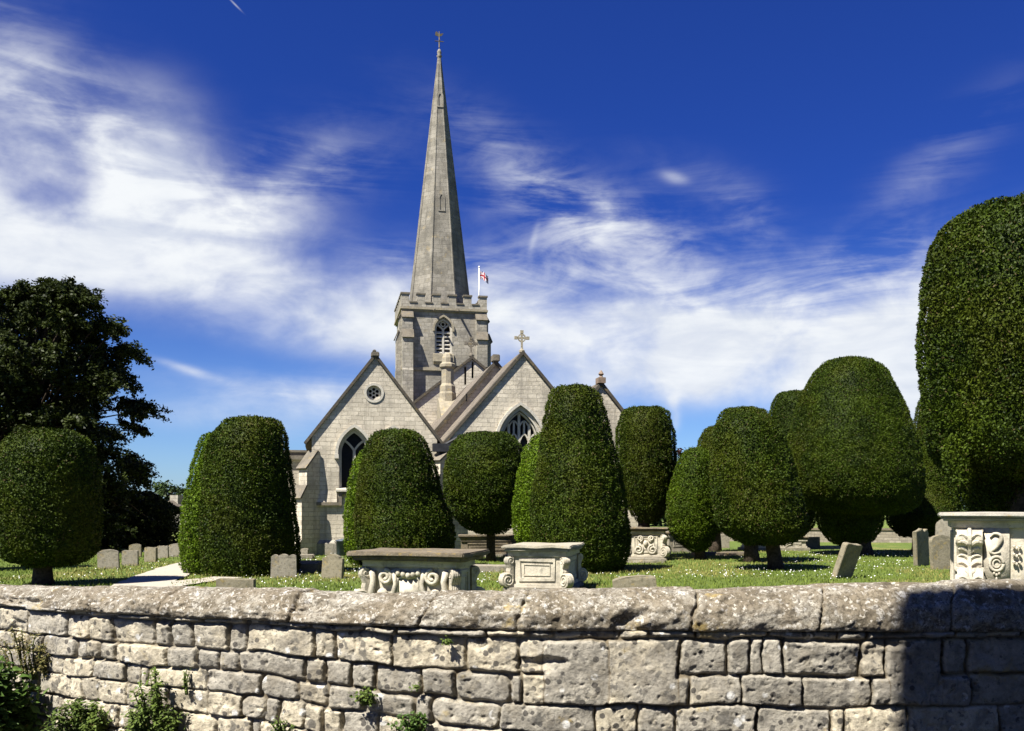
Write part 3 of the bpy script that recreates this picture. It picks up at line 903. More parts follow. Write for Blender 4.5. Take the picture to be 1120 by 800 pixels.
def small_tree(label, px, pyt, pyb, wpx_, D, mat, seed, n=24, name='tree', per=260, leaf=0.3, group=None):
    rg = random.Random(seed)
    cl = []
    cy = (pyt + pyb) / 2; hh = (pyb - pyt) / 2
    while len(cl) < n:
        a, b, c = [rg.uniform(-1, 1) for _ in range(3)]
        if a * a + b * b + c * c > 1: continue
        p = P(px + a * wpx_ / 2 * 0.8, cy + b * hh * 0.8, D); p.y += c * wpx_ / 2 / FP * D
        cl.append((p, rg.uniform(0.22, 0.36) * min(wpx_, 2 * hh) / FP * D))
    b = G(px, D)
    return leafy_tree(name, label, 'tree', b, [(G(px, D, -0.2), 0.4), (G(px, D, 1.5), 0.3), (P(px, cy, D), 0.15)], cl, mat, seed, leaf, per, group, 0.9)
small_tree('small distant tree past the end of the dark hedge left of the path', 181, 522, 580, 42, 72, M_far, 31, n=26, per=120, leaf=0.3)
small_tree('dark reddish tree crown glimpsed between the domed yew and egg yew', 748, 484, 560, 30, 60, M_copper, 32, n=18, per=140, leaf=0.25)
small_tree('distant green tree behind the slim yew at the right', 1000, 462, 575, 70, 75, M_far, 33, n=26, per=110, leaf=0.3)
small_tree('distant green tree past the church behind the leaning yew', 815, 500, 575, 90, 85, M_far, 34, n=26, per=80, leaf=0.35)
small_tree('distant green tree low behind the middle yews', 720, 500, 575, 90, 90, M_far, 35, n=26, per=80, leaf=0.35)
small_tree('distant tree behind the giant yew at the right edge', 1090, 440, 575, 110, 70, M_far, 36, n=30, per=80, leaf=0.35)
small_tree('distant tree behind the cottage left of the church', 262, 520, 580, 90, 90, M_far, 37, n=26, per=80, leaf=0.35)

# dark hedge below the broadleaf tree
def hedge():
    D = 42
    r = thing('hedge', 'dark clipped hedge in deep shade under the broadleaf tree', 'hedge', G(80, D))
    rg = np.random.default_rng(77)
    x0, x1 = G(-90, D).x, G(193, D).x
    n = 70000
    pos = np.stack([rg.uniform(x0, x1, n), D + rg.uniform(-0.8, 0.8, n), rg.uniform(0, 1.0, n)], 1)
    face = rg.integers(0, 3, n)
    pos[face == 0, 1] = D - 0.8 + rg.normal(size=(face == 0).sum()) * 0.08
    top = 2.3 + 0.35 * fbm(np.stack([pos[:, 0] * 0.6, pos[:, 1], pos[:, 0] * 0], 1), 3, 4)
    top = top - 0.7 * sstep(G(160, D).x, G(196, D).x, pos[:, 0])
    pos[:, 2] *= top
    pos[face == 1, 2] = top[face == 1] + rg.normal(size=(face == 1).sum()) * 0.06
    nrm = unit(rg.normal(size=(n, 3)) * 0.6 + np.array([0, -0.6, 0.4]))
    v, q = leaves(pos, nrm, 0.14, 0.09, rg)
    t0 = rg.random(n)
    o = np_mesh('foliage', v, q, M_beech, r, np.repeat(np.stack([t0, t0 * 0, t0 * 0, t0 * 0 + 1], 1), 4, 0))
    o.matrix_parent_inverse = Matrix.Translation(G(80, D)).inverted()
hedge()

# ------------------------------------------------------------------ church
TH = math.radians(11.5)
cT, sT = math.cos(TH), math.sin(TH)
OX, OY = (341 - CX) / FP * 34.3, 34.3
church = thing('church', 'grey limestone parish church with a battlemented tower and tall octagonal spire', 'church', (OX, OY, 0), TH)
def cf(px, g):
    k = (px - CX) / FP
    return (k * (OY + g * cT) - OX + g * sT) / (cT - k * sT)
def cdist(px, g): return OY + cf(px, g) * sT + g * cT
def cz(px, py, g): return EYE + (HZ - py) / FP * cdist(px, g)
def pt(px, py, g): return (cf(px, g), cz(px, py, g))

def arch(f0, f1, zsill, zspr, zap, n=10):
    """pointed arch outline, counter-clockwise from lower left"""
    cx = (f0 + f1) / 2
    L, R = [], []
    for i in range(n + 1):
        t = i / n
        # circular-like flank
        x = math.sin(t * PI / 2 * 0.92) / math.sin(PI / 2 * 0.92)
        y = t
        ang = t * PI / 3
        xx = 2 * (1 - math.cos(ang)); yy = math.sin(ang) / math.sin(PI / 3)
        L.append((f0 + (cx - f0) * xx, zspr + (zap - zspr) * yy))
        R.append((f1 - (f1 - cx) * xx, zspr + (zap - zspr) * yy))
    return [(f0, zsill), (f1, zsill)] + R + list(reversed(L[:-1]))
def arch_line(f0, f1, zb, zspr, zap, n=10):
    a = arch(f0, f1, zb, zspr, zap, n)
    return [a[0]] + list(reversed(a[2:])) + [a[1]]
def circle(cx, cz_, r, n=20): return [(cx + r * math.cos(2 * PI * i / n), cz_ + r * math.sin(2 * PI * i / n)) for i in range(n)]

def gable_body(name, fl, fr, ze, za, g, depth, holes=(), mat=M_gable, zr=None, zbase=-0.2, lab=None):
    fa = (fl + fr) / 2
    mb = MB()
    mb.plate([(fl, zbase), (fr, zbase), (fr, zr if zr else ze), (fa, za), (fl, ze)], holes, g, g + 0.6)
    # side walls and back
    mb.box(fl, fl + 0.55, g + 0.6, g + depth, zbase, ze)
    mb.box(fr - 0.55, fr, g + 0.6, g + depth, zbase, ze)
    mb.plate([(fl + .55, zbase), (fr - .55, zbase), (fr - .55, ze - .05), (fa, za - 0.5), (fl + .55, ze - .05)], [], g + depth - 0.3, g + depth)
    w = mb.build(name, mat, church)
    if lab: w['label'] = lab
    rb = MB()
    for s in (-1, 1):
        e = fl if s < 0 else fr
        x = e + s * 0.25
        sl = (za - ze) / (fa - fl)
        zl = ze - 0.25 * sl
        t = 0.16
        rb.plate([(x, zl), (fa, za), (fa, za + t), (x, zl + t)] if s < 0 else [(fa, za), (x, zl), (x, zl + t), (fa, za + t)], [], g + 0.605, g + depth)
    roof = rb.build('roof', M_roof, church)
    return w, roof, fa

def gable_coping(fl, fr, ze, za, g, parent, w=0.10, over=0.25, y0=-0.09, y1=0.62):
    fa = (fl + fr) / 2
    sl = (za - ze) / (fa - fl)
    mb = MB()
    h = w / 2 / math.cos(math.atan(sl)) + 0.005
    mb.sweep([(fl - over, ze - over * sl + h), (fa, za + h), (fr + over, ze - over * sl + h)], w, g + y0, g + y1)
    o = mb.build('gable_coping', M_verge, parent)
    return o

def cross(f, z, g, s, parent, mat=M_trim):
    mb = MB()
    mb.lathe([(0.20 * s, z), (0.2 * s, z + 0.12 * s), (0.1 * s, z + 0.2 * s), (0.07 * s, z + 0.3 * s)], f, g, 8)
    zc = z + 0.95 * s
    mb.box(f - 0.06 * s, f + 0.06 * s, g - 0.06 * s, g + 0.06 * s, z + 0.25 * s, zc + 0.42 * s)
    mb.box(f - 0.40 * s, f + 0.40 * s, g - 0.055 * s, g + 0.055 * s, zc - 0.06 * s, zc + 0.06 * s)
    for dx, dz in ((0.4, 0), (-0.4, 0), (0, 0.4)):
        mb.box(f + dx * s - 0.1 * s, f + dx * s + 0.1 * s, g - 0.07 * s, g + 0.07 * s, zc + dz * s - 0.1 * s, zc + dz * s + 0.1 * s)
    mb.sweep(circle(f, zc, 0.24 * s, 16), 0.07 * s, g - 0.05 * s, g + 0.05 * s, closed=True)
    return mb.build('gable_cross', mat, parent)

def buttress(f, g, ang, prof, w, name='buttress', mat=M_gable):
    """prof: (outward distance, z) list; ang 0 = straight towards the viewer, + turns to the right"""
    M = Matrix.Translation((f, g, 0)) @ Matrix.Rotation(ang, 4, 'Z')
    mb = MB(); mb.prism([(-d, z) for d, z in prof], -w / 2, w / 2, M)
    o = mb.build(name, mat, church)
    for (d0, z0), (d1, z1) in zip(prof, prof[1:]):
        cap = MB()
        if abs(d1 - d0) > 0.15 and z1 > z0 + 0.05:
            n = Vector((z1 - z0, d0 - d1)).normalized() * 0.07
            e = 0.06
            cap.prism([(-(d0 + e), z0 - 0.04), (-d1, z1), (-d1 - n.x, z1 + n.y), (-(d0 + e) - n.x, z0 - 0.04 + n.y)], -w / 2 - 0.05, w / 2 + 0.05, M)
        if cap.v: cap.build('weathering', M_cope, o)
    return o

def pane(name, f0, f1, z0, z1, g, parent, mat=M_glass):
    mb = MB(); mb.box(f0, f1, g, g + 0.03, z0, z1)
    return mb.build(name, mat, parent)

# --- left gable
fL, fR = 0.0, cf(478, 0)
zE, zA = cz(339, 481, 0) + 0.1, cz(411, 391, 0)
f0, z0 = cf(371, 0), cz(371, 535, 0); f1 = cf(404, 0)
zsp, zap = cz(371, 496, 0), cz(388, 470, 0)
wW = f1 - f0
mull_gap = cf(414, 0) - f1
w1 = (f0, f1); w2 = (f1 + mull_gap, f1 + mull_gap + wW)
rc = pt(409, 430, 0); rr_ = 0.29
holes = [arch(w1[0], w1[1], z0, zsp, zap), arch(w2[0], w2[1], z0, zsp, zap), circle(rc[0], rc[1], rr_)]
lg, _, faL = gable_body('gable_wall', fL, fR, zE, zA, 0, 13, holes, lab='pale left gable wall with two lancets and a round light')
gable_coping(fL, fR, zE, zA, 0, lg)
mb = MB(); mb.box(faL - 0.15, faL + 0.15, -0.14, 0.4, zA + 0.02, zA + 0.2); mb.box(faL - 0.10, faL + 0.04, -0.1, 0.3, zA + 0.2, zA + 0.28)
mb.build('apex_stone', M_cope, lg, bevel=0.03)
def lancet(f0, f1, z0, zsp, zap, g):
    wn = MB()
    # frame: moulded reveal
    wn.sweep(arch_line(f0 + 0.045, f1 - 0.045, z0, zsp, zap - 0.06), 0.09, g + 0.10, g + 0.22)
    w = wn.build('window', M_trim, church)
    t = MB()
    c = (f0 + f1) / 2
    zs = zsp + (zap - zsp) * 0.12
    t.box(c - 0.05, c + 0.05, g + 0.16, g + 0.28, z0, zs)
    for s in (-1, 1):
        pts = []
        for i in range(8):
            a = i / 7
            pts.append((c + s * (f1 - f0) / 2 * 0.97 * (a ** 1.15), zs + (zap - zsp) * 0.48 * math.sin(a * PI * 0.5)))
        t.sweep(pts, 0.075, g + 0.163, g + 0.277)
    t.build('tracery', M_trim, w)
    pane('glass', f0, f1, z0, zap, g + 0.34, w)
    hm = MB(); hm.sweep(arch_line(f0 - 0.10, f1 + 0.10, zsp - 0.05, zsp, zap + 0.14), 0.11, g - 0.11, g + 0.02)
    for e in (f0 - 0.10, f1 + 0.10):
        hm.box(e - 0.08, e + 0.08, g - 0.13, g + 0.02, zsp - 0.2, zsp - 0.05)
    hm.build('hood_mould', M_trim, w)
    return w
for w in (w1, w2): lancet(w[0], w[1], z0, zsp, zap, 0)
mb = MB()
pet = [circle(rc[0] + 0.15 * math.cos(a), rc[1] + 0.15 * math.sin(a), 0.062, 10) for a in [PI / 6 + k * PI / 3 for k in range(6)]] + [circle(rc[0], rc[1], 0.05, 10)]
mb.plate(circle(rc[0], rc[1], rr_ - 0.003, 20), pet, 0.12, 0.2)
rw = mb.build('round_window', M_trim, church)
mb = MB(); mb.sweep(circle(rc[0], rc[1], rr_ + 0.04, 24), 0.09, -0.03, 0.05, closed=True); mb.build('window_ring', M_trim, rw)
pane('glass', rc[0] - 0.32, rc[0] + 0.32, rc[1] - 0.32, rc[1] + 0.32, 0.3, rw)
# string course stepping under the windows, sill and plinth
zs1, zs2 = cz(345, 553, 0), cz(372, 541, 0)
st = MB()
xs_ = cf(372, 0)
st.box(-0.05, xs_ - 0.06, -0.13, 0.02, zs1, zs1 + 0.12)
st.box(xs_ - 0.06, xs_ + 0.06, -0.131, 0.021, zs1 - 0.001, zs2 + 0.11)
st.box(xs_ + 0.06, fR, -0.13, 0.02, zs2, zs2 + 0.12)
st.build('string_course', M_cope, church)
sl = MB(); sl.prism([(-0.09, zs1 + 0.122), (0.0, zs1 + 0.55), (0.02, zs1 + 0.122)], -0.03, xs_ - 0.12); sl.build('weathering', M_gable, church)
pb = MB()
pb.prism([(-0.12, -0.2), (-0.12, 0.42), (-0.004, 0.55), (0.02, -0.2)], -0.12, fR); pb.build('plinth', M_tower, church)
for (a, b) in (w1, w2):
    s_ = MB(); s_.prism([(-0.2, z0 - 0.1), (-0.2, z0 - 0.02), (0.2, z0 + 0.06), (0.2, z0 - 0.1)], a - 0.12, b + 0.12); s_.build('window_sill', M_trim, church)
buttress(0.12, 0.12, math.radians(-45), [(-0.3, -0.2), (1.0, -0.2), (1.0, 0.45), (0.88, 0.6), (0.88, cz(330, 545, 0)), (0.62, cz(330, 532, 0)), (0.62, cz(330, 513, 0)), (0.05, cz(341, 494, 0)), (-0.3, cz(341, 494, 0))], 0.42)
bn = MB()
bf = cf(375, -0.7)
bn.lathe([(0.20, 0), (0.23, 0.02), (0.25, 0.52), (0.27, 0.53), (0.27, 0.57), (0.23, 0.58), (0.05, 0.62)], 0, 0, 16)
cw = lambda f, g, z=0: Vector((OX + f * cT - g * sT, OY + f * sT + g * cT, z))
bin_ = thing('waste_bin', 'small blue grey bin against the church plinth beside the squat yew', 'bin', cw(bf, -0.75))
bn.build('drum', plain('blue grey plastic', (0.06, 0.075, 0.10), 0.5), bin_, smooth=True)
hb = MB(); hb.tube([(-0.26, 0, 0.45), (-0.30, 0, 0.52), (-0.26, 0, 0.56)], 0.015, 6); hb.build('handle', M_lead, bin_)

# --- right gable (chancel) with the traceried window
gl, gr = cf(486, 0), cf(655, 0)
zE2, zA2 = cz(486, 487, 0), cz(569, 388, 0)
c0, c1 = cf(545, 0), cf(593, 0)
zs_, zsp2, zap2 = cz(560, 535, 0), cz(560, 487, 0), cz(569, 446, 0)
rg_, _, faR = gable_body('gable_wall', gl, gr, zE2, zA2, 0.02, 4.2, [arch(c0, c1, zs_, zsp2, zap2, 14)], lab='right gable wall with a large traceried window')
gable_coping(gl, gr, zE2, zA2, 0.02, rg_, 0.11, 0.3)
cross(faR, zA2 + 0.12, 0.2, 0.60, rg_, M_turret)
wn = MB()
for k, (wd, dp) in enumerate(((0.09, 0.05), (0.05, 0.16))):
    wn.sweep(arch_line(c0 + 0.05 + 0.1 * k, c1 - 0.05 - 0.1 * k, zs_, zsp2, zap2 - 0.05 - 0.12 * k, 14), wd, dp, dp + 0.2)
big = wn.build('window', M_trim, church)
t = MB()
wid = c1 - c0; cc = (c0 + c1) / 2
zt_ = cz(560, 476, 0)
for k in (-1, 0, 1):
    t.box(cc + k * wid * 0.235 - 0.05, cc + k * wid * 0.235 + 0.05, 0.24, 0.36, zs_, (zap2 - 0.22 if k == 0 else zap2 - 0.62))
for k in (-1.5, -0.5, 0.5, 1.5):
    x = cc + k * wid * 0.235
    hw = wid * 0.1175
    for s in (-1, 1):
        t.sweep([(x + s * hw * (1 - a) * 1.0, zt_ - 0.28 + 0.34 * math.sin(a * PI / 2)) for a in (0, 0.25, 0.5, 0.75, 1)], 0.06, 0.243, 0.35)
    if abs(k) < 1:
        t.box(x - 0.035, x + 0.035, 0.25, 0.345, zt_ + 0.04, zap2 - 0.5)
        for s in (-1, 1):
            t.sweep([(x + s * hw * (1 - a), zap2 - 0.75 + 0.25 * math.sin(a * PI / 2)) for a in (0, 0.35, 0.7, 1)], 0.05, 0.25, 0.34)
t.build('tracery', M_trim, big)
pane('glass', c0, c1, zs_, zap2, 0.44, big)
hm = MB(); hm.sweep(arch_line(c0 - 0.11, c1 + 0.11, zsp2 - 0.05, zsp2, zap2 + 0.15, 14), 0.11, -0.09, 0.04); hm.build('hood_mould', M_trim, big)
sl = MB(); sl.box(cf(546, 0) - 1.31, cf(546, 0) - 1.26, 0.0, 0.03, cz(553, 440, 0), cz(553, 432, 0)); sl.build('slit', M_dark, church)
buttress(gl + 0.1, 0.1, math.radians(-45), [(-0.3, -0.2), (1.0, -0.2), (1.0, cz(484, 532, 0)), (0.75, cz(484, 520, 0)), (0.75, cz(488, 505, 0)), (0.05, cz(492, 492, 0)), (-0.3, cz(492, 492, 0))], 0.55)

# taller body behind the right gable
g3 = 4.2
bl, br_ = cf(470, g3), cf(612, g3)
zA3 = cz(541, 399, g3); zE3 = zA3 - (zA2 - zE2) / ((gr - gl) / 2) * (br_ - bl) / 2
nb, _, faN = gable_body('nave_wall', bl, br_, zE3, zA3, g3, 12)
gable_coping(bl, br_, zE3, zA3, g3, nb, 0.13, 0.2, -0.12, 0.4)
mb = MB(); mb.box(faN - 0.16, faN + 0.16, g3 - 0.22, g3 + 0.3, zA3 + 0.12, zA3 + 0.42); mb.build('apex_stone', M_cope, nb, bevel=0.03)

# third gable at the right
g4 = 3.0
tl, tr_ = cf(612, g4), cf(702, g4)
zA4 = cz(657, 422, g4); zE4 = zA4 - 1.2 * (tr_ - tl) / 2
tg, _, faT = gable_body('gable_wall', tl, tr_, zE4, zA4, g4, 12, lab='small far right gable wall')
gable_coping(tl, tr_, zE4, zA4, g4, tg, 0.13, 0.2)
mb = MB(); mb.box(faT - 0.16, faT + 0.16, g4 - 0.18, g4 + 0.3, zA4 + 0.1, zA4 + 0.34)
mb.lathe([(0.12, zA4 + 0.34), (0.06, zA4 + 0.42), (0.13, zA4 + 0.5), (0.03, zA4 + 0.66)], faT, g4, 8); mb.build('finial', plain('red brown stone', (0.17, 0.125, 0.09)), tg)

# nave gable with the small cross in front of the tower
g5 = 15
al, ar = cf(440, g5), cf(596, g5)
zA5 = cz(516, 393, g5)
fa5 = cf(516, g5)
hw5 = max(fa5 - al, ar - fa5)
zE5 = zA5 - 0.80 * hw5
sl_h = []
for a, b, c in ((509, 421, 402), (517, 414, 397)):
    x = cf(a, g5); sl_h.append([(x - 0.06, cz(a, b, g5)), (x + 0.06, cz(a, b, g5)), (x + 0.06, cz(a, c, g5)), (x, cz(a, c - 1.5, g5)), (x - 0.06, cz(a, c, g5))])
ng, _, _ = gable_body('gable_wall', fa5 - hw5, fa5 + hw5, zE5, zA5, g5, 11, sl_h, lab='upper gable wall in front of the tower')
pane('slit_window', fa5 - 1.2, fa5 + 1.2, cz(516, 424, g5), cz(516, 400, g5), g5 + 0.3, ng, M_dark)
gable_coping(fa5 - hw5, fa5 + hw5, zE5, zA5, g5, ng, 0.13, 0.1, -0.12)
cross(fa5, zA5 + 0.18, g5 + 0.2, 0.75, ng, M_cope)

# turret pinnacle in the valley
g6 = 12
tf = cf(489.5, g6); u6 = cdist(490, g6) / FP
def zz6(py): return cz(489, py, g6)
mb = MB()
R = 7.2 * u6
prof = [(R * 1.6, zz6(520)), (R * 1.5, zz6(470)), (R * 1.35, zz6(436)), (R * 1.35, zz6(431)), (R * 1.22, zz6(429)), (R * 1.22, zz6(423)), (R * 0.95, zz6(420)), (R * 0.95, zz6(404)), (R * 1.25, zz6(402)), (R * 1.25, zz6(399)), (R * 0.9, zz6(397)), (R * 0.9, zz6(392)), (R * 0.7, zz6(388)), (R * 0.3, zz6(386))]
mb.lathe(prof, tf, g6, 8, PI / 8)
mb.build('turret', M_turret, church)
mb = MB()
mb.prism([(-2.6, zz6(560)), (-2.6, zz6(478)), (-0.2, zz6(436)), (0.3, zz6(436)), (0.3, zz6(560))], tf - R * 1.5, tf + R * 1.2, Matrix.Translation((0, g6, 0)))
mb.build('turret_slope', M_turret, church)

# valley gutter and rain pipes between the gables
mb = MB()
gx = (fR + gl) / 2
mb.box(gx - 0.35, gx + 0.3, -0.42, -0.15, cz(480, 492, 0) - 0.1, cz(480, 486, 0))
mb.tube([(gx - 0.1, -0.3, cz(480, 492, 0)), (gx - 0.1, -0.3, 0.1)], 0.055, 8)
mb.tube([(gx + 0.7, -0.35, cz(492, 478, 0)), (gx - 0.05, -0.33, cz(480, 490, 0))], 0.06, 8)
mb.build('rain_pipe', M_lead, church)

# low aisle at the left
g7 = 6.0
x0, x1 = cf(250, g7), -0.002
zt7 = cz(322, 503, g7)
mb = MB(); mb.box(x0, x1, g7, g7 + 9, -0.2, zt7); mb.build('aisle_wall', M_gable, church)
mb = MB(); mb.box(x0 - 0.15, x1, g7 - 0.18, g7 + 9.1, zt7, zt7 + 0.14); mb.box(x0 - 0.05, x1, g7 - 0.05, g7 + 9, zt7 + 0.14, zt7 + 0.32); mb.box(x0 - 0.12, x1, g7 - 0.1, g7 + 0.35, zt7 + 0.32, zt7 + 0.42)
mb.build('aisle_parapet', M_cope, church)
mb = MB()
for k in range(1):
    a = x1 - 1.0
    mb.plate(arch(a - 0.8, a, 1.3, 2.4, 3.0), [], g7 - 0.004, g7 + 0.03)
mb.build('aisle_window', M_glass, church)

# --- tower
g8 = 27.0
tL, tR = cf(441, g8), cf(530, g8)
TW = tR - tL
u8 = cdist(485, g8) / FP
def tz_(py, px=485): return cz(px, py, g8)
zcor, zpar, zmer = tz_(340), tz_(333), tz_(324)
zstr = tz_(406)
bw0, bw1 = cf(475.5, g8), cf(494.5, g8)
bz0, bz1, bz2 = tz_(387), tz_(361), tz_(348)
mb = MB()
mb.plate([(tL, -0.2), (tR, -0.2), (tR, zcor), (tL, zcor)], [arch(bw0, bw1, bz0, bz1, bz2, 10)], g8, g8 + 0.7)
mb.box(tL, tR, g8 + 0.7, g8 + TW, -0.2, zcor)
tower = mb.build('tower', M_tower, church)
def ring(mb, z0, z1, o, inner=0.3):
    a0, a1, b0, b1 = tL - o, tR + o, g8 - o, g8 + TW + o
    mb.box(a0, a1, b0, g8 + inner, z0, z1); mb.box(a0, a1, g8 + TW - inner, b1, z0, z1)
    mb.box(a0, tL + inner, g8 + inner, g8 + TW - inner, z0, z1); mb.box(tR - inner, a1, g8 + inner, g8 + TW - inner, z0, z1)
mb = MB()
ring(mb, zcor, zcor + 0.14, 0.2); ring(mb, zcor - 0.1, zcor, 0.1)
mb.build('cornice', M_turret, tower)
mb = MB(); ring(mb, zstr, zstr + 0.2, 0.13, -0.002); mb.build('string_course', M_turret, tower)
# battlemented parapet
def cren(a0, a1, n):
    w = (a1 - a0) / (2 * n - 1 + 0.0)
    pts = [(a0, zcor + 0.16), (a1, zcor + 0.16)]
    up = []
    x = a0
    for k in range(n):
        up += [(x, zmer), (x + w, zmer)]
        if k < n - 1: up += [(x + w, zpar), (x + 2 * w, zpar)]
        x += 2 * w
    return pts + list(reversed(up)), w
pa0, pa1 = tL - 0.14, tR + 0.14
out, w = cren(pa0, pa1, 6)
mb = MB()
def capm(*a):
    q = MB(); q.box(*a); q.build('merlon_cap', M_cope, tower)
mb.plate(out, [], g8 - 0.14, g8 + 0.2)
mb.plate(out, [], g8 + TW - 0.2, g8 + TW + 0.14)
for fx0, fx1 in ((pa0, pa0 + 0.34), (pa1 - 0.34, pa1)):
    M = Matrix.Translation((fx0, g8 + TW / 2, 0)) @ Matrix.Rotation(PI / 2, 4, 'Z')
    o2, w2 = cren(-TW / 2 + 0.2, TW / 2 - 0.2, 6)
    mb.plate(o2, [], -0.34, 0.0, M)
for k in range(6):
    x = pa0 + 2 * k * w
    capm(x - 0.05, x + w + 0.05, g8 - 0.2, g8 + 0.26, zmer, zmer + 0.11)
    capm(x - 0.05, x + w + 0.05, g8 + TW - 0.26, g8 + TW + 0.2, zmer, zmer + 0.11)
    if k < 5:
        capm(x + w + 0.002, x + 2 * w - 0.002, g8 - 0.19, g8 + 0.25, zpar, zpar + 0.08)
for k in range(6):
    y = g8 + 0.2 + 2 * k * (TW - 0.4) / 11
    for fx in (pa0, pa1 - 0.34):
        capm(fx - 0.05, fx + 0.39, y + (0.07 if k == 0 else -0.05), y + (TW - 0.4) / 11 + (-0.07 if k == 5 else 0.05), zmer + 0.002, zmer + 0.112)
mb.build('parapet', M_tower, tower)
# corner buttresses, stepped
zq1, zq2 = tz_(368), tz_(345)
for f, sgn in ((tL, -1), (tR, 1)):
    prof = [(-0.2, -0.2), (0.75, -0.2), (0.75, zstr - 3), (0.62, zstr - 2.4), (0.62, zstr - 0.05), (0.58, zstr + 0.0), (0.58, zq1 - 0.25), (0.34, zq1 + 0.3), (0.34, zq2 - 0.3), (0.02, zq2 + 0.2), (-0.2, zq2 + 0.2)]
    w_ = 0.72
    prof2 = [(d * (0.8 if d > 0 else 1), z) for d, z in prof]
    fc = f - sgn * w_ / 2 if sgn > 0 else f + w_ / 2
    buttress(f + (-sgn) * (w_ / 2 - 0.1), g8, 0, prof, w_, 'buttress', M_tower)
    buttress(f, g8 + w_ / 2 + 0.1, sgn * PI / 2, prof2, w_, 'buttress', M_tower)
# belfry window
wn = MB(); wn.sweep(arch_line(bw0 + 0.06, bw1 - 0.06, bz0, bz1, bz2 - 0.09), 0.12, g8 + 0.1, g8 + 0.3)
bwin = wn.build('belfry_window', M_trim, church)
t = MB(); c = (bw0 + bw1) / 2
t.box(c - 0.07, c + 0.07, g8 + 0.2, g8 + 0.4, bz0, bz1 + 0.05)
for s in (-1, 1):
    t.sweep([(c + s * (bw1 - bw0) / 2 * a, bz1 + 0.05 + 0.38 * math.sin(a * PI / 2)) for a in (0, 0.2, 0.4, 0.6, 0.8, 0.95)], 0.1, g8 + 0.203, g8 + 0.39)
t.sweep(circle(c, bz1 + 0.42, 0.15, 12), 0.07, g8 + 0.22, g8 + 0.36, closed=True)
t.build('tracery', M_trim, bwin)
for k in range(6):
    lv = MB()
    z = bz0 + 0.12 + k * (bz1 - bz0 - 0.1) / 5.6
    lv.prism([(0.22, z - 0.1), (0.20, z - 0.03), (0.42, z + 0.12), (0.44, z + 0.05)], bw0 + 0.1, bw1 - 0.1, Matrix.Translation((0, g8, 0)))
    lv.build('louvre', M_trim, bwin)
pane('backing', bw0, bw1, bz0, bz2, g8 + 0.55, bwin, M_dark)
hm = MB(); hm.sweep(arch_line(bw0 - 0.08, bw1 + 0.08, bz1 - 0.1, bz1, bz2 + 0.14), 0.12, g8 - 0.12, g8 + 0.02); hm.build('hood_mould', M_turret, bwin)
sl = MB(); sl.prism([(-0.15, bz0 - 0.55), (-0.02, bz0 - 0.75), (0.02, bz0 - 0.75), (0.02, bz0), (-0.1, bz0 - 0.05)], bw0 - 0.1, bw1 + 0.1, Matrix.Translation((0, g8, 0))); sl.build('window_sill', M_turret, bwin)
# water spouts below the cornice
for px in (474.5, 500.5):
    f = cf(px, g8)
    mb = MB(); mb.tube([(f, g8 + 0.1, zcor - 0.0), (f - 0.02, g8 - 0.85, zcor - 0.12)], [0.09, 0.06], 8); mb.build('water_spout', M_cope, tower)
# spire
g9 = g8 + TW / 2
fs_ = (tL + tR) / 2
zsp0, zsp1 = zcor - 0.1, cz(484.5, 62, g9)
ap = 31.5 * cdist(482, g9) / FP
Rb = ap / math.cos(PI / 8)
# widen to the level of the parapet foot
mb = MB()
n = 10
prof = []
for i in range(n + 1):
    a = i / n
    prof.append((Rb * 1.06 * (1 - a) + 0.10 * a, zsp0 + (zsp1 - zsp0) * a))
mb.lathe(prof, fs_, g9, 8, PI / 8)
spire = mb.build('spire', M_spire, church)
rb = MB()
for k in range(8):
    a = PI / 8 + k * PI / 4
    rb.tube([(fs_ + (r - 0.02) * math.cos(a), g9 + (r - 0.02) * math.sin(a), z) for r, z in prof], [0.085 - 0.045 * i / n for i in range(n + 1)], 6)
rb.build('ribs', M_spire, spire)
def face_pt(py):
    z = cz(484, py, g9); a = (z - zsp0) / (zsp1 - zsp0)
    r = (Rb * 1.06 * (1 - a) + 0.10 * a) * math.cos(PI / 8)
    return z, g9 - r
for py, h in ((112, 1.25), (227, 1.5)):
    z, y = face_pt(py)
    lean = math.atan((Rb * 1.06 * math.cos(PI / 8)) / (zsp1 - zsp0))
    M = Matrix.Translation((fs_, y, z - h / 2)) @ Matrix.Rotation(-lean, 4, 'X')
    mb = MB(); mb.plate(arch(-0.24, 0.24, 0, h * 0.62, h), [arch(-0.11, 0.11, 0.08, h * 0.6, h * 0.82)], -0.13, 0.3, M)
    lu = mb.build('lucarne', M_spire, spire)
    mb = MB(); mb.plate(arch(-0.115, 0.115, 0.07, h * 0.6, h * 0.83), [], 0.0, 0.03, M); mb.build('opening', M_dark, lu)
mb = MB()
zf = zsp1
mb.lathe([(0.11, zf - 0.3), (0.15, zf - 0.1), (0.20, zf + 0.0), (0.12, zf + 0.1), (0.17, zf + 0.22), (0.15, zf + 0.34), (0.06, zf + 0.5)], fs_, g9, 10)
mb.build('finial', M_spire, spire, smooth=True)
zv = cz(484.5, 35, g9)
mb = MB()
mb.tube([(fs_, g9, zf + 0.6), (fs_, g9, zv)], [0.05, 0.03], 6)
mb.tube([(fs_ - 0.32, g9, zf + 1.05), (fs_ + 0.32, g9, zf + 1.05)], 0.03, 6)
mb.tube([(fs_, g9 - 0.32, zf + 1.05), (fs_, g9 + 0.32, zf + 1.05)], 0.03, 6)
mb.plate([(fs_ - 0.3, zv - 0.3), (fs_ - 0.05, zv - 0.38), (fs_ + 0.18, zv - 0.3), (fs_ + 0.3, zv - 0.12), (fs_ + 0.15, zv - 0.14), (fs_ - 0.02, zv - 0.2), (fs_ - 0.18, zv - 0.02), (fs_ - 0.28, zv - 0.08)], [], g9 - 0.02, g9 + 0.02)
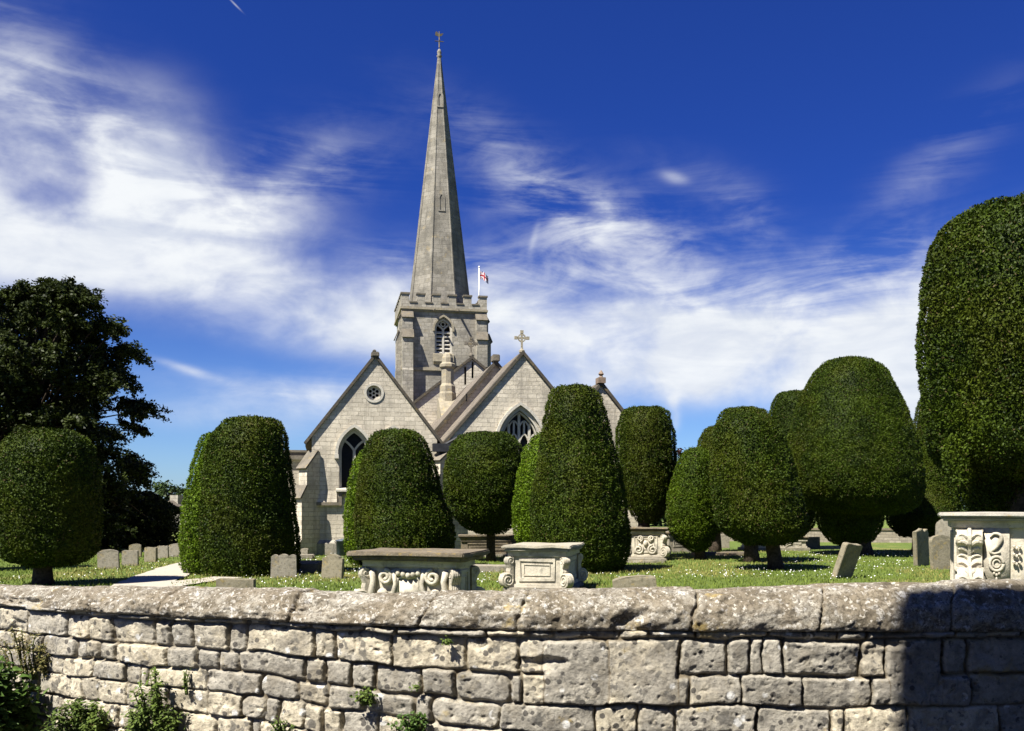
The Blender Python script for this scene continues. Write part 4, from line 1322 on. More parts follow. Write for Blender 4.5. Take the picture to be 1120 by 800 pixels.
mb.build('weathervane', M_vane, spire)

# flag on the tower roof
gF = g8 + 0.9
ff = cf(524, gF)
zfl = cz(524, 293, gF)
fp = thing('flagpole', 'thin white flagpole on the tower roof right of the spire', 'flagpole', cw(ff, gF, zcor - 0.1), TH)
mb = MB(); mb.tube([(0, 0, 0), (0, 0, zfl - zcor + 0.1)], [0.055, 0.04], 8); mb.build('pole', M_white, fp, smooth=True)
mb = MB(); mb.ball((0, 0, zfl - zcor + 0.15), (0.07, 0.07, 0.07)); mb.build('cap', M_white, fp, smooth=True)
def flag():
    nx, nz = 30, 18
    W_, Hh = 0.62, 0.55
    me = bpy.data.meshes.new('flag')
    vs, fc, mi = [], [], []
    for i in range(nx + 1):
        for j in range(nz + 1):
            a, b = i / nx, j / nz
            vs.append((0.05 + a * W_, 0.09 * math.sin(a * 7 + b) * a, (b - 0.5) * Hh - 0.28 * a * a + 0.05 * math.sin(a * 6)))
    for i in range(nx):
        for j in range(nz):
            k = i * (nz + 1) + j
            fc.append((k, k + nz + 1, k + nz + 2, k + 1))
            a, b = (i + 0.5) / nx - 0.5, (j + 0.5) / nz - 0.5
            d1 = abs(a - b) / 1.414; d2 = abs(a + b) / 1.414
            c = 0
            if min(d1, d2) < 0.10: c = 1
            if min(d1, d2) < 0.035: c = 2
            if abs(a) < 0.13 or abs(b) < 0.16: c = 1
            if abs(a) < 0.075 or abs(b) < 0.10: c = 2
            mi.append(c)
    me.from_pydata(vs, [], fc)
    for c in (('flag blue', (0.02, 0.03, 0.14)), ('flag white', (0.7, 0.7, 0.7)), ('flag red', (0.30, 0.02, 0.03))):
        me.materials.append(plain(c[0], c[1], var=0.08))
    me.polygons.foreach_set('material_index', mi)
    o = link('flag', me); o.location = cw(ff, gF, zfl - 0.55); o.rotation_euler = (0, 0, TH)
    tag(o, 'small red white and blue flag flying from the pole on the tower', 'flag')
flag()

# ------------------------------------------------------------------ cottage far left, house behind the camera, far wall
def cottage():
    D = 66
    r = thing('cottage', 'distant cottage with a pale gable and dark roof beyond the hedge', 'house', G(187, D, -0.9), math.radians(-20))
    mb = MB()
    mb.plate([(-2.6, -0.2), (2.6, -0.2), (2.6, 1.3), (0, 3.0), (-2.6, 1.3)], [], 0, 9)
    mb.build('wall', M_spire, r)  # dark stone stands in for the shade over the pale gable
    rf = MB()
    for s in (-1, 1):
        rf.plate([(0, 3.02), (s * 3.0, 1.06), (s * 3.0, 1.22), (0, 3.2)], [], -0.2, 9.2)
    ro = rf.build('roof', M_roof, r)
    ch = MB(); ch.box(-0.35, 0.35, 0.3, 1.0, 2.6, 3.6); ch.build('chimney', M_tower, ro)
    w = MB(); w.box(-0.5, 0.5, -0.02, 0.05, 0.5, 1.5); w.build('window', M_glass, r)
cottage()

def house_behind():
    # tall house across the lane behind the photographer; its corner shades the right end of the wall
    SX = 1.94; t = (4.55 + 1.2) / SUN[1]
    cx = SX + SUN[0] * t * -1 * -1
    zt = 1.405 + SUN[2] * t
    r = thing('house', 'tall stone house across the lane shading the right end of the wall', 'house', (cx, -1.2, 0))
    w = MB()
    W_ = 11
    hs = []
    for k in range(4):
        for j in range(4):
            a = 1.2 + j * 2.5
            z = 1.1 + k * 3.0
            if z + 1.5 < zt: hs.append((a, z))
    w.plate([(0, 0), (W_, 0), (W_, zt), (0, zt)], [[(a, z), (a + 1, z), (a + 1, z + 1.5), (a, z + 1.5)] for a, z in hs], -0.4, 0, Matrix.Identity(4))
    w.box(0, W_, -7, -0.4, 0, zt)
    w.build('wall', M_gable, r)
    for a, z in hs:
        f = MB(); f.sweep([(a + 0.04, z), (a + 0.04, z + 1.46), (a + 0.96, z + 1.46), (a + 0.96, z)], 0.08, -0.2, -0.1); f.box(a + 0.47, a + 0.53, -0.19, -0.11, z, z + 1.42)
        fo = f.build('window', M_white, r)
        pane('pane', a, a + 1, z, z + 1.5, -0.25, fo)
    rf = MB()
    rf.prism([(0.0, zt), (-3.5, zt + 2.6), (-7.2, zt)], 0.0, W_)
    ro = rf.build('roof', M_roof, r)
SUN_EL, SUN_AZ = math.radians(55), math.radians(46)     # azimuth: degrees to the left of straight behind the camera
SUN = (-math.cos(SUN_EL) * math.sin(SUN_AZ), math.cos(SUN_EL) * math.cos(SUN_AZ), math.sin(SUN_EL))   # y = magnitude towards the camera
house_behind()

def low_wall():
    r = thing('boundary_wall', 'low pale brown stone wall beyond the yews at the back of the churchyard', 'wall', G(800, 46))
    mb = MB()
    a, b = G(640, 50), G(1250, 44)
    d = (b - a); L = d.length
    M = Matrix.Translation(a - G(800, 46)) @ Matrix.Rotation(math.atan2(d.y, d.x), 4, 'Z')
    mb.box(0, L, 0, 0.4, -0.2, 0.62, M); mb.build('stonework', masonry('far wall stone', (0.22, 0.19, 0.14), (0.32, 0.28, 0.22), (0.16, 0.14, 0.11), (0.14, 0.12, 0.09), 0.5, 0.35, 0.14), r)
    cp = MB(); cp.box(-0.05, L, -0.05, 0.45, 0.62, 0.72, M); cp.build('coping', M_slab, r)
low_wall()

# ------------------------------------------------------------------ tombs and headstones
def spiral(cx, cz_, r0, r1, turns, start=0.0, n=26, sgn=1):
    return [(cx + (r0 + (r1 - r0) * i / n) * math.cos(start + sgn * 2 * PI * turns * i / n), cz_ + (r0 + (r1 - r0) * i / n) * math.sin(start + sgn * 2 * PI * turns * i / n)) for i in range(n + 1)]

def scroll_bracket(M, h, d, w, z0, parent, mat):
    """console: small volute on top, large volute below, S band between; profile in (y outward -, z)"""
    mb = MB()
    ct, cb = (0.30 * d, z0 + h * 0.86), (0.62 * d, z0 + h * 0.24)
    rt, rb = h * 0.12, h * 0.22
    # outline polygon of the console
    pts = []
    for i in range(9): a = PI * 0.75 - i / 8 * PI * 1.05; pts.append((ct[0] + rt * math.cos(a), ct[1] + rt * math.sin(a)))
    pts += [(0.34 * d, z0 + h * 0.62), (0.42 * d, z0 + h * 0.52)]
    for i in range(13): a = PI * 0.6 - i / 12 * PI * 1.1; pts.append((cb[0] + rb * math.cos(a), cb[1] + rb * math.sin(a)))
    pts += [(0, z0), (0, z0 + h * 0.97)]
    mb.prism([(-a, b) for a, b in pts], -w / 2, w / 2, M)
    # raised spirals on both cheeks
    R = Matrix.Rotation(-PI / 2, 4, 'Z')
    for s in (-1, 1):
        for (c, r, tn) in ((ct, rt, 1.3), (cb, rb, 1.9)):
            sp = spiral(c[0], c[1], r * 0.96, r * 0.12, tn, 1.2)
            mb.tube([M @ Vector((s * w / 2, -a, b)) for a, b in sp], [r * 0.13] * len(sp), 6)
    # leaf ribs down the front
    fz = sorted([(p[1], p[0]) for p in pts[2:24]])
    if w > 0.25:
        zs_l = [q[0] for q in fz]; ys_l = [q[1] for q in fz]
        for j in range(9):
            zc = z0 + h * (0.10 + 0.095 * j)
            for s in (-1, 1):
                ch = []
                for i in range(5):
                    a = i / 4
                    zz_ = zc + 0.06 * math.sin(a * PI * 0.75)
                    ch.append(M @ Vector((s * a * w * 0.44, -(float(np.interp(zz_, zs_l, ys_l)) + 0.002), zz_)))
                mb.tube(ch, [0.026, 0.03, 0.028, 0.022, 0.01], 6)
    for k in ((0,) if w > 0.25 else range(-2, 3)):
        pl = [(p[0] + 0.004 - 0.004 * abs(k), p[1]) for p in pts[2:24]]
        mb.tube([M @ Vector((k * w * 0.2, -a, b)) for a, b in pl], w * 0.105, 6)
    return mb.build('scroll_bracket', mat, parent, smooth=False)

def chest_tomb(label, loc, yaw, L, W, H, slab_t=0.12, over=0.17, style='panel', slabmat=None, bodymat=None, brackets=True, plinth=0.12):
    r = thing('chest_tomb', label, 'tomb', loc, yaw, 'chest tombs in the churchyard')
    bm_ = bodymat or M_tomb
    zb = H - slab_t
    mb = MB(); mb.box(-L / 2 - 0.14, L / 2 + 0.14, -W / 2 - 0.14, W / 2 + 0.14, -0.15, plinth); mb.build('plinth', M_head, r, bevel=0.02)
    mb = MB(); mb.box(-L / 2, L / 2, -W / 2, W / 2, plinth, zb - 0.001)
    # cornice moulding under the slab and base moulding
    mb.box(-L / 2 - 0.05, L / 2 + 0.05, -W / 2 - 0.05, W / 2 + 0.05, zb - 0.10, zb - 0.001)
    mb.box(-L / 2 - 0.04, L / 2 + 0.04, -W / 2 - 0.04, W / 2 + 0.04, plinth, plinth + 0.07)
    # panels: raised frames
    zp0, zp1 = plinth + 0.16, zb - 0.18
    def frame(M, hw):
        fr_ = [(-hw, zp0), (hw, zp0), (hw, zp1), (-hw, zp1)]
        mb.sweep(fr_, 0.045, -0.025, 0.01, closed=True, M=M)
        q = 0.09
        mb.sweep([(-hw + q, zp0 + q), (hw - q, zp0 + q), (hw - q, zp1 - q), (-hw + q, zp1 - q)], 0.02, -0.015, 0.01, closed=True, M=M)
    sides = [(Matrix.Translation((0, -W / 2, 0)), L), (Matrix.Translation((0, W / 2, 0)) @ Matrix.Rotation(PI, 4, 'Z'), L),
             (Matrix.Translation((L / 2, 0, 0)) @ Matrix.Rotation(PI / 2, 4, 'Z'), W), (Matrix.Translation((-L / 2, 0, 0)) @ Matrix.Rotation(-PI / 2, 4, 'Z'), W)]
    for k, (M, ln) in enumerate(sides):
        if style == 'carved' and k == 0: continue
        frame(M, ln / 2 - 0.2 if style != 'pilaster' else ln / 2 - (0.95 if k < 2 else 0.3))
    mb.build('chest', bm_, r, bevel=0.006)
    sm = MB(); o_ = over
    sm.box(-L / 2 - o_, L / 2 + o_, -W / 2 - o_, W / 2 + o_, zb + slab_t * 0.45, H)
    sm.box(-L / 2 - o_ * 0.72, L / 2 + o_ * 0.72, -W / 2 - o_ * 0.72, W / 2 + o_ * 0.72, zb, zb + slab_t * 0.45 + 0.001)
    sm.build('slab', slabmat or M_slab, r, bevel=0.018, sub=2, rough=0.035)
    if brackets:
        for sx, sy in ((-1, -1), (1, -1), (1, 1), (-1, 1)):
            ang = math.atan2(sx, -sy)
            M = Matrix.Translation((sx * (L / 2 - 0.02), sy * (W / 2 - 0.02), 0)) @ Matrix.Rotation(math.atan2(sx, -sy), 4, 'Z')
            if style == 'pilaster':
                M = Matrix.Translation((sx * (L / 2 - 0.19), sy * (W / 2 - 0.004), 0)) @ Matrix.Rotation(0 if sy < 0 else PI, 4, 'Z')
                scroll_bracket(M, zb - plinth - 0.11, 0.27, 0.32, plinth, r, bm_)
                continue
            scroll_bracket(M, zb - plinth - 0.11, 0.21, 0.16, plinth, r, bm_)
    c = MB()
    y = -W / 2
    if style == 'carved':
        z1 = zb - 0.12
        hgt = z1 - plinth
        for s in (-1, 1):
            sp = spiral(s * L * 0.27, z1 - 0.14, 0.12, 0.03, 1.6, PI / 2 + (0 if s > 0 else 0), sgn=s)
            c.tube([(a, y - 0.05, b) for a, b in sp], 0.036, 7)
            c.ball((s * L * 0.30, y - 0.05, z1 - 0.42), (0.10, 0.07, 0.10)); c.ball((s * L * 0.24, y - 0.05, z1 - 0.52), (0.075, 0.06, 0.09)); c.ball((s * L * 0.36, y - 0.04, z1 - 0.52), (0.07, 0.06, 0.09))
            c.tube([(s * L * 0.17, y - 0.03, z1 - 0.03), (s * L * 0.15, y - 0.05, z1 - 0.25), (s * L * 0.19, y - 0.05, z1 - 0.45), (s * L * 0.15, y - 0.03, z1 - 0.68)], [0.05, 0.035, 0.045, 0.03], 7)
            c.tube([(s * L * 0.42, y - 0.04, z1 - 0.05), (s * L * 0.40, y - 0.07, z1 - 0.2), (s * L * 0.43, y - 0.06, z1 - 0.4), (s * L * 0.40, y - 0.04, z1 - 0.66)], [0.06, 0.05, 0.06, 0.04], 7)
        for k in range(-2, 3):
            c.ball((k * 0.085, y - 0.05, z1 - 0.07 - 0.02 * (2 - abs(k))), (0.05, 0.055, 0.06))
        c.sweep([(-L * 0.13, plinth + 0.05), (-L * 0.13, z1 - 0.17), (-0.1, z1 - 0.13), (0, z1 - 0.16), (0.1, z1 - 0.13), (L * 0.13, z1 - 0.17), (L * 0.13, plinth + 0.05)], 0.04, y - 0.045, y + 0.01)
        c.plate([(-L * 0.12, plinth + 0.06), (L * 0.12, plinth + 0.06), (L * 0.12, z1 - 0.19), (-L * 0.12, z1 - 0.19)], [], y - 0.03, y + 0.01)
    elif style == 'pilaster':
        for s in (-1, 1):
            if s > 0:
                c.build('carving', bm_, r, smooth=True); c = MB()
            x = s * (L / 2 - 0.53)
            zt_ = zb - 0.2
            c.plate([(x - 0.16, plinth + 0.08), (x + 0.16, plinth + 0.08), (x + 0.16, zb - 0.101), (x - 0.16, zb - 0.101)], [], y - 0.045, y + 0.01)
            ys_ = y - 0.06
            # hanging scroll: hook, S-stroke, ring and drop
            st = [(x - 0.08, zt_ - 0.03), (x - 0.03, zt_ + 0.02), (x + 0.045, zt_), (x + 0.055, zt_ - 0.07), (x + 0.0, zt_ - 0.16), (x - 0.07, zt_ - 0.23), (x - 0.03, zt_ - 0.26), (x + 0.05, zt_ - 0.235)]
            st = [(v.x, v.z) for v in smooth_pts([(a, 0, b) for a, b in st], 5)]
            c.tube([(a, ys_, b) for a, b in st], [0.012 + 0.016 * math.sin(PI * i / (len(st) - 1)) for i in range(len(st))], 7)
            c.tube([(x + 0.085 * math.cos(a), ys_, zt_ - 0.40 + 0.10 * math.sin(a)) for a in [i / 18 * 2 * PI for i in range(19)]], 0.022, 7)
            c.tube([(x + 0.045 * math.cos(a), ys_, zt_ - 0.40 + 0.055 * math.sin(a)) for a in [i / 14 * 2 * PI for i in range(15)]], 0.013, 6)
            for k in range(3):
                c.ball((x - 0.03 + 0.03 * k, ys_, zt_ - 0.535 - (0.02 if k == 1 else 0)), (0.018, 0.02, 0.025))
            c.ball((x, ys_, zt_ - 0.62), (0.016, 0.02, 0.04)); c.ball((x, ys_, zt_ - 0.72), (0.02, 0.02, 0.03))
            x2 = x - s * 0.25
            for k in range(3):
                zc = zt_ - 0.18 - k * 0.11
                c.ball((x2, ys_ + 0.015, zc), (0.016, 0.03, 0.03)); c.ball((x2 - 0.035, ys_ + 0.015, zc + 0.025), (0.022, 0.03, 0.016)); c.ball((x2 + 0.035, ys_ + 0.015, zc + 0.025), (0.022, 0.03, 0.016))
    elif style == 'scrollwork':
        z1 = zb - 0.12
        for s in (-1, 1):
            c.tube([(a, y - 0.03, b) for a, b in spiral(s * L * 0.2, plinth + 0.24, 0.16, 0.03, 1.7, PI / 2, sgn=s)], 0.035, 7)
            c.tube([(a, y - 0.03, b) for a, b in spiral(s * L * 0.16, z1 - 0.13, 0.10, 0.02, 1.5, -PI / 2, sgn=-s)], 0.03, 7)
        c.ball((0, y - 0.03, plinth + 0.45), (0.08, 0.06, 0.1))
    if c.v: c.build('carving', bm_, r, smooth=True)
    return r

def tl(px, D): return G(px, D)
a = math.radians(-20)
chest_tomb('carved chest tomb with a broad dark slab by the wall, left of the panelled one', tl(459, 15.0), math.radians(-16), 1.5, 0.85, EYE - 0.046 * 15.0 * 1.0, 0.15, 0.24, 'carved')
chest_tomb('plain panelled chest tomb with scroll corners in front of the tall middle yew', tl(596, 19.6), math.radians(-13), 1.12, 1.7, EYE - 0.0405 * 19.0, 0.12, 0.16, 'panel', slabmat=stone('pale slab', (0.33, 0.30, 0.23), (0.19, 0.17, 0.13), (0.5, 0.47, 0.4), 0.5, 0.3, 1.5))
chest_tomb('tall white tomb with carved hanging scrolls on its pilaster at the right edge', tl(1144, 13.06), math.radians(-24), 2.4, 1.2, EYE - 0.005 * 13.0, 0.11, 0.2, 'pilaster', plinth=0.45, slabmat=stone('grey slab', (0.36, 0.34, 0.29), (0.22, 0.20, 0.17), (0.5, 0.48, 0.42), 0.5, 0.45, 2))
chest_tomb('far chest tomb with a bold scrollwork end under the domed yew', tl(707, 31), math.radians(-12), 1.15, 0.8, EYE - 0.0215 * 31, 0.1, 0.18, 'scrollwork')
chest_tomb('long low far chest tomb behind the trunk of the round ball yew', tl(540, 33), math.radians(4), 2.3, 0.9, EYE - 0.029 * 33, 0.12, 0.12, 'panel', brackets=False, bodymat=M_slab)
chest_tomb('far carved chest tomb behind the trunk of the leaning yew', tl(846, 38), math.radians(5), 2.4, 0.9, EYE - 0.031 * 38, 0.08, 0.1, 'scrollwork', brackets=False)
chest_tomb('small pale far tomb left of the egg shaped yew', tl(738, 36), math.radians(20), 0.9, 0.7, EYE - 0.026 * 36, 0.1, 0.1, 'panel', brackets=False, bodymat=M_head)

def headstone(label, px, D, w, h, shape='round', yaw=0.0, lean=0.0, tilt=0.0, th=0.12, mat=None, group='headstones in the churchyard', z=0.0):
    """lean: sideways (roll), tilt: back/forward"""
    o_ = []
    hw = w / 2
    if shape == 'round':
        o_ = [(hw, h * 0.82)] + [(hw * math.cos(t), h * 0.82 + h * 0.18 * math.sin(t)) for t in [k * PI / 12 for k in range(1, 12)]] + [(-hw, h * 0.82)]
    elif shape == 'scallop':
        for c_, r_ in ((0.66, 0.3), (0.0, 0.38), (-0.66, 0.3)):
            o_ += [(hw * (c_ + r_ * math.cos(t)), h * (0.86 if c_ else 0.88) + h * 0.12 * math.sin(t)) for t in [k * PI / 8 for k in range(0, 9)]]
    elif shape == 'shoulder':
        o_ = [(hw, h * 0.84), (hw * 0.78, h * 0.86)] + [(hw * 0.7 * math.cos(t), h * 0.86 + h * 0.14 * math.sin(t)) for t in [k * PI / 10 for k in range(0, 11)]] + [(-hw * 0.78, h * 0.86), (-hw, h * 0.84)]
    elif shape == 'flat':
        o_ = [(hw, h * 0.97), (hw * 0.8, h), (hw * 0.2, h * 0.985), (-hw * 0.5, h), (-hw * 0.9, h * 0.99), (-hw, h * 0.95)]
    elif shape == 'broken':
        o_ = [(hw, h * 0.75), (hw * 0.7, h * 0.95), (hw * 0.3, h * 0.85), (-hw * 0.1, h), (-hw * 0.5, h * 0.82), (-hw, h * 0.7)]
    elif shape == 'point':
        o_ = [(hw, h * 0.8), (hw * 0.85, h * 0.92), (hw * 0.3, h * 0.9), (0, h), (-hw * 0.4, h * 0.97), (-hw, h * 0.98)]
    mb = MB(); mb.plate([(-hw, -0.25), (hw, -0.25)] + o_, [], -th / 2, th / 2)
    o = mb.build('headstone', mat or M_head, None, bevel=0.014, sub=1, rough=0.014)
    o.location = G(px, D, z); o.rotation_euler = (Matrix.Rotation(lean, 3, 'Y') @ Matrix.Rotation(tilt, 3, 'X') @ Matrix.Rotation(yaw, 3, 'Z')).to_euler()
    return tag(o, label, 'headstone', group)
R = math.radians
headstone('weathered leftmost headstone of the row along the dark hedge', 119, 26.5, 0.58, 0.55, 'round', R(8), R(-2))
headstone('flat topped headstone second from the left in the row by the hedge', 142.5, 28, 0.47, 0.46, 'flat', R(5), 0)
headstone('dark low headstone peeping behind the flat topped one in the row', 148, 33, 0.42, 0.46, 'round', R(5), 0, mat=M_headg)
headstone('brown square headstone in the middle of the row by the hedge', 165, 30, 0.42, 0.47, 'flat', R(-12), R(1), mat=M_headg)
headstone('scalloped pale headstone second from the right in the row by the hedge', 178, 32, 0.4, 0.44, 'scallop', R(0), 0)
headstone('plain pale headstone at the right end of the row near the path', 191.5, 33, 0.43, 0.47, 'round', R(0), 0)
headstone('low rounded dark headstone just behind the wall below the path', 258, 17.8, 0.72, 0.38, 'flat', R(3), R(1), th=0.2, mat=M_headg)
headstone('scalloped headstone on the lawn right of the double lobed yew', 310.5, 22.9, 0.64, 0.60, 'scallop', R(6), 0, th=0.13)
headstone('dark rough headstone next to the carved chest tomb', 363.5, 22.6, 0.54, 0.61, 'shoulder', R(-14), R(3), th=0.13, mat=M_headg)
headstone('thick leaning headstone with a mossy broken top on the right lawn', 920, 22.8, 0.72, 0.92, 'flat', R(40), R(15), R(10), th=0.15, mat=M_headg)
headstone('tall headstone leaning left in the shade of the bell yew', 1008, 28, 0.85, 1.16, 'point', R(42), R(-6), R(9), th=0.13, mat=M_headg)
headstone('broad headstone leaning beside the shaded one near the white tomb', 1030, 26.5, 0.62, 0.98, 'round', R(10), R(-4), th=0.16, mat=M_headg)
headstone('round topped headstone showing over the slab of the white tomb', 1032, 30, 0.55, 1.40, 'round', R(-20), R(2), th=0.14)
headstone('small stump of a stone by the church buttress', 333, 33, 0.28, 0.30, 'round', 0, 0, th=0.2)
headstone('low mossy broken stone just behind the wall right of the panelled tomb', 695, 18.2, 0.86, 0.40, 'round', R(-6), R(-5), th=0.34, mat=M_headg)
headstone('pale worn pointed headstone behind the scrollwork tomb', 724, 36, 0.5, 0.92, 'point', R(10), R(3))
headstone('small grey headstone behind the trunk of the egg shaped yew', 790, 40, 0.6, 0.6, 'round', R(5), 0)
headstone('low far headstone left of the bell yew skirt', 885, 40, 0.9, 0.5, 'flat', R(-8), 0)
# ledger stones lying in the grass
def ledger(label, px, D, L, W, h, yaw, mat=M_slab):
    mb = MB(); mb.box(-L / 2, L / 2, -W / 2, W / 2, -0.1, h)
    o = mb.build('ledger_stone', mat, None, bevel=0.03, sub=1, rough=0.03)
    o.location = G(px, D); o.rotation_euler = (0, 0, yaw)
    tag(o, label, 'grave slab', 'grave slabs in the grass')
ledger('dark low slab between the scalloped and the rough headstone', 337, 25.2, 0.75, 1.5, 0.26, R(4))
ledger('pale kerb slab at the foot of the church left gable', 318, 32, 1.6, 0.6, 0.12, R(8), M_head)
ledger('grey slab under the tall middle yew left of the panelled tomb', 545, 25, 1.6, 0.7, 0.2, R(6), M_head)
ledger('flat slab in front of the egg shaped yew', 790, 33.5, 2.2, 0.7, 0.15, R(4))
ledger('long low slab behind the leaning flat topped yew', 700, 29.5, 1.6, 0.8, 0.14, R(-6), M_head)

# ------------------------------------------------------------------ grass and daisies
def grass():
    rg = np.random.default_rng(3)
    n = 90000
    D = 15 + 23 * rg.random(n) ** 1.1
    px = rg.uniform(-60, 1180, n)
    x = (px - CX) / FP * D
    keep = fbm(np.stack([x * 0.35, D * 0.35, x * 0], 1), 3, 9) > -0.9
    x, D = x[keep], D[keep]
    pathx = np.interp(D, [14, 19.9, 21.9, 24.3, 27.1, 31.2, 36], [-8.6, -8.16, -8.65, -9.14, -9.65, -10.3, -11])
    k = np.abs(x - pathx) > 0.62
    x, D = x[k], D[k]
    m = len(x)
    z = 0.05 * fbm(np.stack([x * 0.15, D * 0.15, 0 * x], 1), 3, 3)
    h = rg.uniform(0.03, 0.085, m) * (1 + 0.4 * fbm(np.stack([x, D, 0 * x], 1), 2, 4))
    c = np.stack([x, D, z + h / 2], 1)
    t = unit(np.stack([rg.normal(size=m) * 0.35, rg.normal(size=m) * 0.35, np.ones(m)], 1))
    nrm = unit(np.cross(t, rg.normal(size=(m, 3))))
    v, q = leaves(c, nrm, h * 1.15, 0.022, rg, tangent=t)
    t0 = np.clip(rg.random(m) * 0.8 + 0.3 * fbm(np.stack([x * 0.4, D * 0.4, 0 * x], 1), 3, 14), 0, 1)
    dry = (fbm(np.stack([x * 0.35, D * 0.35, 0 * x + 3], 1), 3, 15) > 0.12) * 0.75
    a = np.repeat(np.stack([t0, dry * rg.random(m), t0 * 0, t0 * 0 + 1], 1), 4, 0)
    o = np_mesh('grass', v, q, M_grassb, None, a)
    tag(o, 'short mown grass of the churchyard', 'grass', kind='stuff')
    # daisies
    n = 5000
    D = 16 + 22 * rg.random(n); px = rg.uniform(-40, 1160, n)
    x = (px - CX) / FP * D
    f = fbm(np.stack([x * 0.3, D * 0.3, 0 * x], 1), 3, 19) + 0.5 * fbm(np.stack([x * 1.5, D * 1.5, 0 * x], 1), 2, 20)
    bias = np.where((px > 260) & (px < 400), 0.45, 0) + np.where((px > 640) & (px < 1010), 0.10, 0)
    k = f + bias > 0.1
    pathx = np.interp(D, [14, 19.9, 21.9, 24.3, 27.1, 31.2, 36], [-8.6, -8.16, -8.65, -9.14, -9.65, -10.3, -11])
    k &= np.abs(x - pathx) > 0.7
    x, D = x[k], D[k]; m = len(x)
    z = 0.05 * fbm(np.stack([x * 0.15, D * 0.15, 0 * x], 1), 3, 3) + rg.uniform(0.06, 0.10, m)
    c = np.stack([x, D, z], 1)
    nrm = unit(np.stack([rg.normal(size=m) * 0.3 - 0.2, rg.normal(size=m) * 0.3 - 0.35, np.ones(m)], 1))
    s = rg.uniform(0.018, 0.038, m)
    v, q = leaves(c, nrm, s, s, rg)
    o = np_mesh('daisies', v, q, M_white, None, None)
    tag(o, 'white daisies scattered over the lawn', 'daisies', kind='stuff')
grass()

# ------------------------------------------------------------------ plants against the wall
def wall_pt(px, off, z):
    s = s_of_px(px)
    xy = wall_xy(np.array([s]))[0]; n = wall_n(np.array([s]))[0]
    return Vector((xy[0] + n[0] * off, xy[1] + n[1] * off, z))

def plant(label, px, pyt, wpx_, off, mat, seed, nst, leaf, lw, zroot=0.1, per=26, name='wall_plant', droop=0.3, group='plants growing on the wall face', spread=1.0, foot=0.35, dome=0.45):
    """a bunch of stems with pointed leaves rising from the wall foot or a joint"""
    rg = np.random.default_rng(seed); rr2 = random.Random(seed)
    D = wall_pt(px, off, 0).y
    base = wall_pt(px, off * 0.5, zroot)
    ztop = EYE - (pyt - HZ) / FP * D
    hw = wpx_ / 2 / FP * D
    r = thing(name, label, 'plant', base, 0, group)
    inv = Matrix.Translation(base).inverted()
    st = MB(); pos, nrm, tan = [], [], []
    for k in range(nst):
        a = rr2.uniform(-1, 1)
        top = wall_pt(px, off + rr2.uniform(-0.4, 0.6) * off, 0)
        hz_ = zroot + (ztop - zroot) * (1 - dome * a * a) * rr2.uniform(0.6, 1.0)
        tip = Vector((base.x + a * hw * spread + (top.x - base.x), top.y, hz_))
        ctrl = base.lerp(tip, 0.55) + Vector((a * hw * 0.15, -0.02, (hz_ - zroot) * 0.12))
        root = base + Vector((a * hw * foot, 0, 0))
        pts = smooth_pts([root, ctrl, tip], 5)
        st.tube(pts, [0.007 * (1 - 0.7 * i / (len(pts) - 1)) for i in range(len(pts))], 5)
        P_ = np.array([p[:] for p in pts])
        tt = rg.uniform(0.15, 1.0, per)
        ii = np.linspace(0, 1, len(pts))
        c = np.stack([np.interp(tt, ii, P_[:, j]) for j in range(3)], 1)
        d = rg.normal(size=(per, 3)); d[:, 1] -= 0.4; d[:, 2] = d[:, 2] * 0.35 + 0.1
        d = unit(d)
        d[:, 2] -= droop * rg.random(per)
        d = unit(d)
        c = c + d * leaf * 0.6 + rg.normal(size=(per, 3)) * leaf * 0.45
        n_ = rg.normal(size=(per, 3)) * 0.35 + np.array([-0.2, -0.45, 0.8])
        n_ = unit(n_ - d * (n_ * d).sum(1, keepdims=True))
        pos.append(c); nrm.append(n_); tan.append(d)
    o = st.build('stems', plain('green stem', (0.06, 0.08, 0.02)), r, smooth=True); o.matrix_parent_inverse = inv
    c = np.concatenate(pos); n_ = np.concatenate(nrm); d = np.concatenate(tan); m = len(c)
    b = np.cross(n_, d)
    L = (leaf * rg.uniform(0.6, 1.25, m))[:, None]; W = (lw * rg.uniform(0.7, 1.2, m))[:, None]
    fold = 0.12
    # each leaf: base, two mid edges, tip, on a folded midrib (2 quads)
    p0 = c - d * L * 0.5; p1 = c - d * L * 0.05 - n_ * L * 0.02; p2_ = c + d * L * 0.5 - n_ * L * 0.14
    e1 = c - d * L * 0.08 + b * W * 0.5 + n_ * W * fold; e2 = c - d * L * 0.08 - b * W * 0.5 + n_ * W * fold
    V = np.stack([p0, e1, p2_, p1, e2], 1).reshape(-1, 3)
    k = np.arange(m)[:, None] * 5
    Q = np.concatenate([k + np.array([[0, 3, 2, 1]]), k + np.array([[0, 4, 2, 3]])])
    t0 = rg.random(m)
    o = np_mesh('foliage', V, Q, mat, r, np.repeat(np.stack([t0, (rg.random(m) < 0.04) * 0.7, t0 * 0, t0 * 0 + 1], 1), 5, 0)); o.matrix_parent_inverse = inv
    return r
plant('big leafy shrub with broad dark leaves against the wall at the bottom left', 28, 708, 104, 0.30, M_shrub, 1, 80, 0.072, 0.034, per=64, name='shrub', zroot=0.25, spread=0.95, foot=0.8, dome=0.6)
plant('dry wispy weed rising over the big shrub on the wall', 38, 682, 60, 0.06, leafmat('dry weed', (0.09, 0.085, 0.03), (0.22, 0.19, 0.07), 0.2), 2, 18, 0.022, 0.010, per=60, zroot=0.7, foot=0.8)
plant('low fine leaved weed at the bottom edge right of the big shrub', 108, 764, 58, 0.12, M_herb, 3, 40, 0.030, 0.014, per=60, zroot=0.4, foot=0.7)
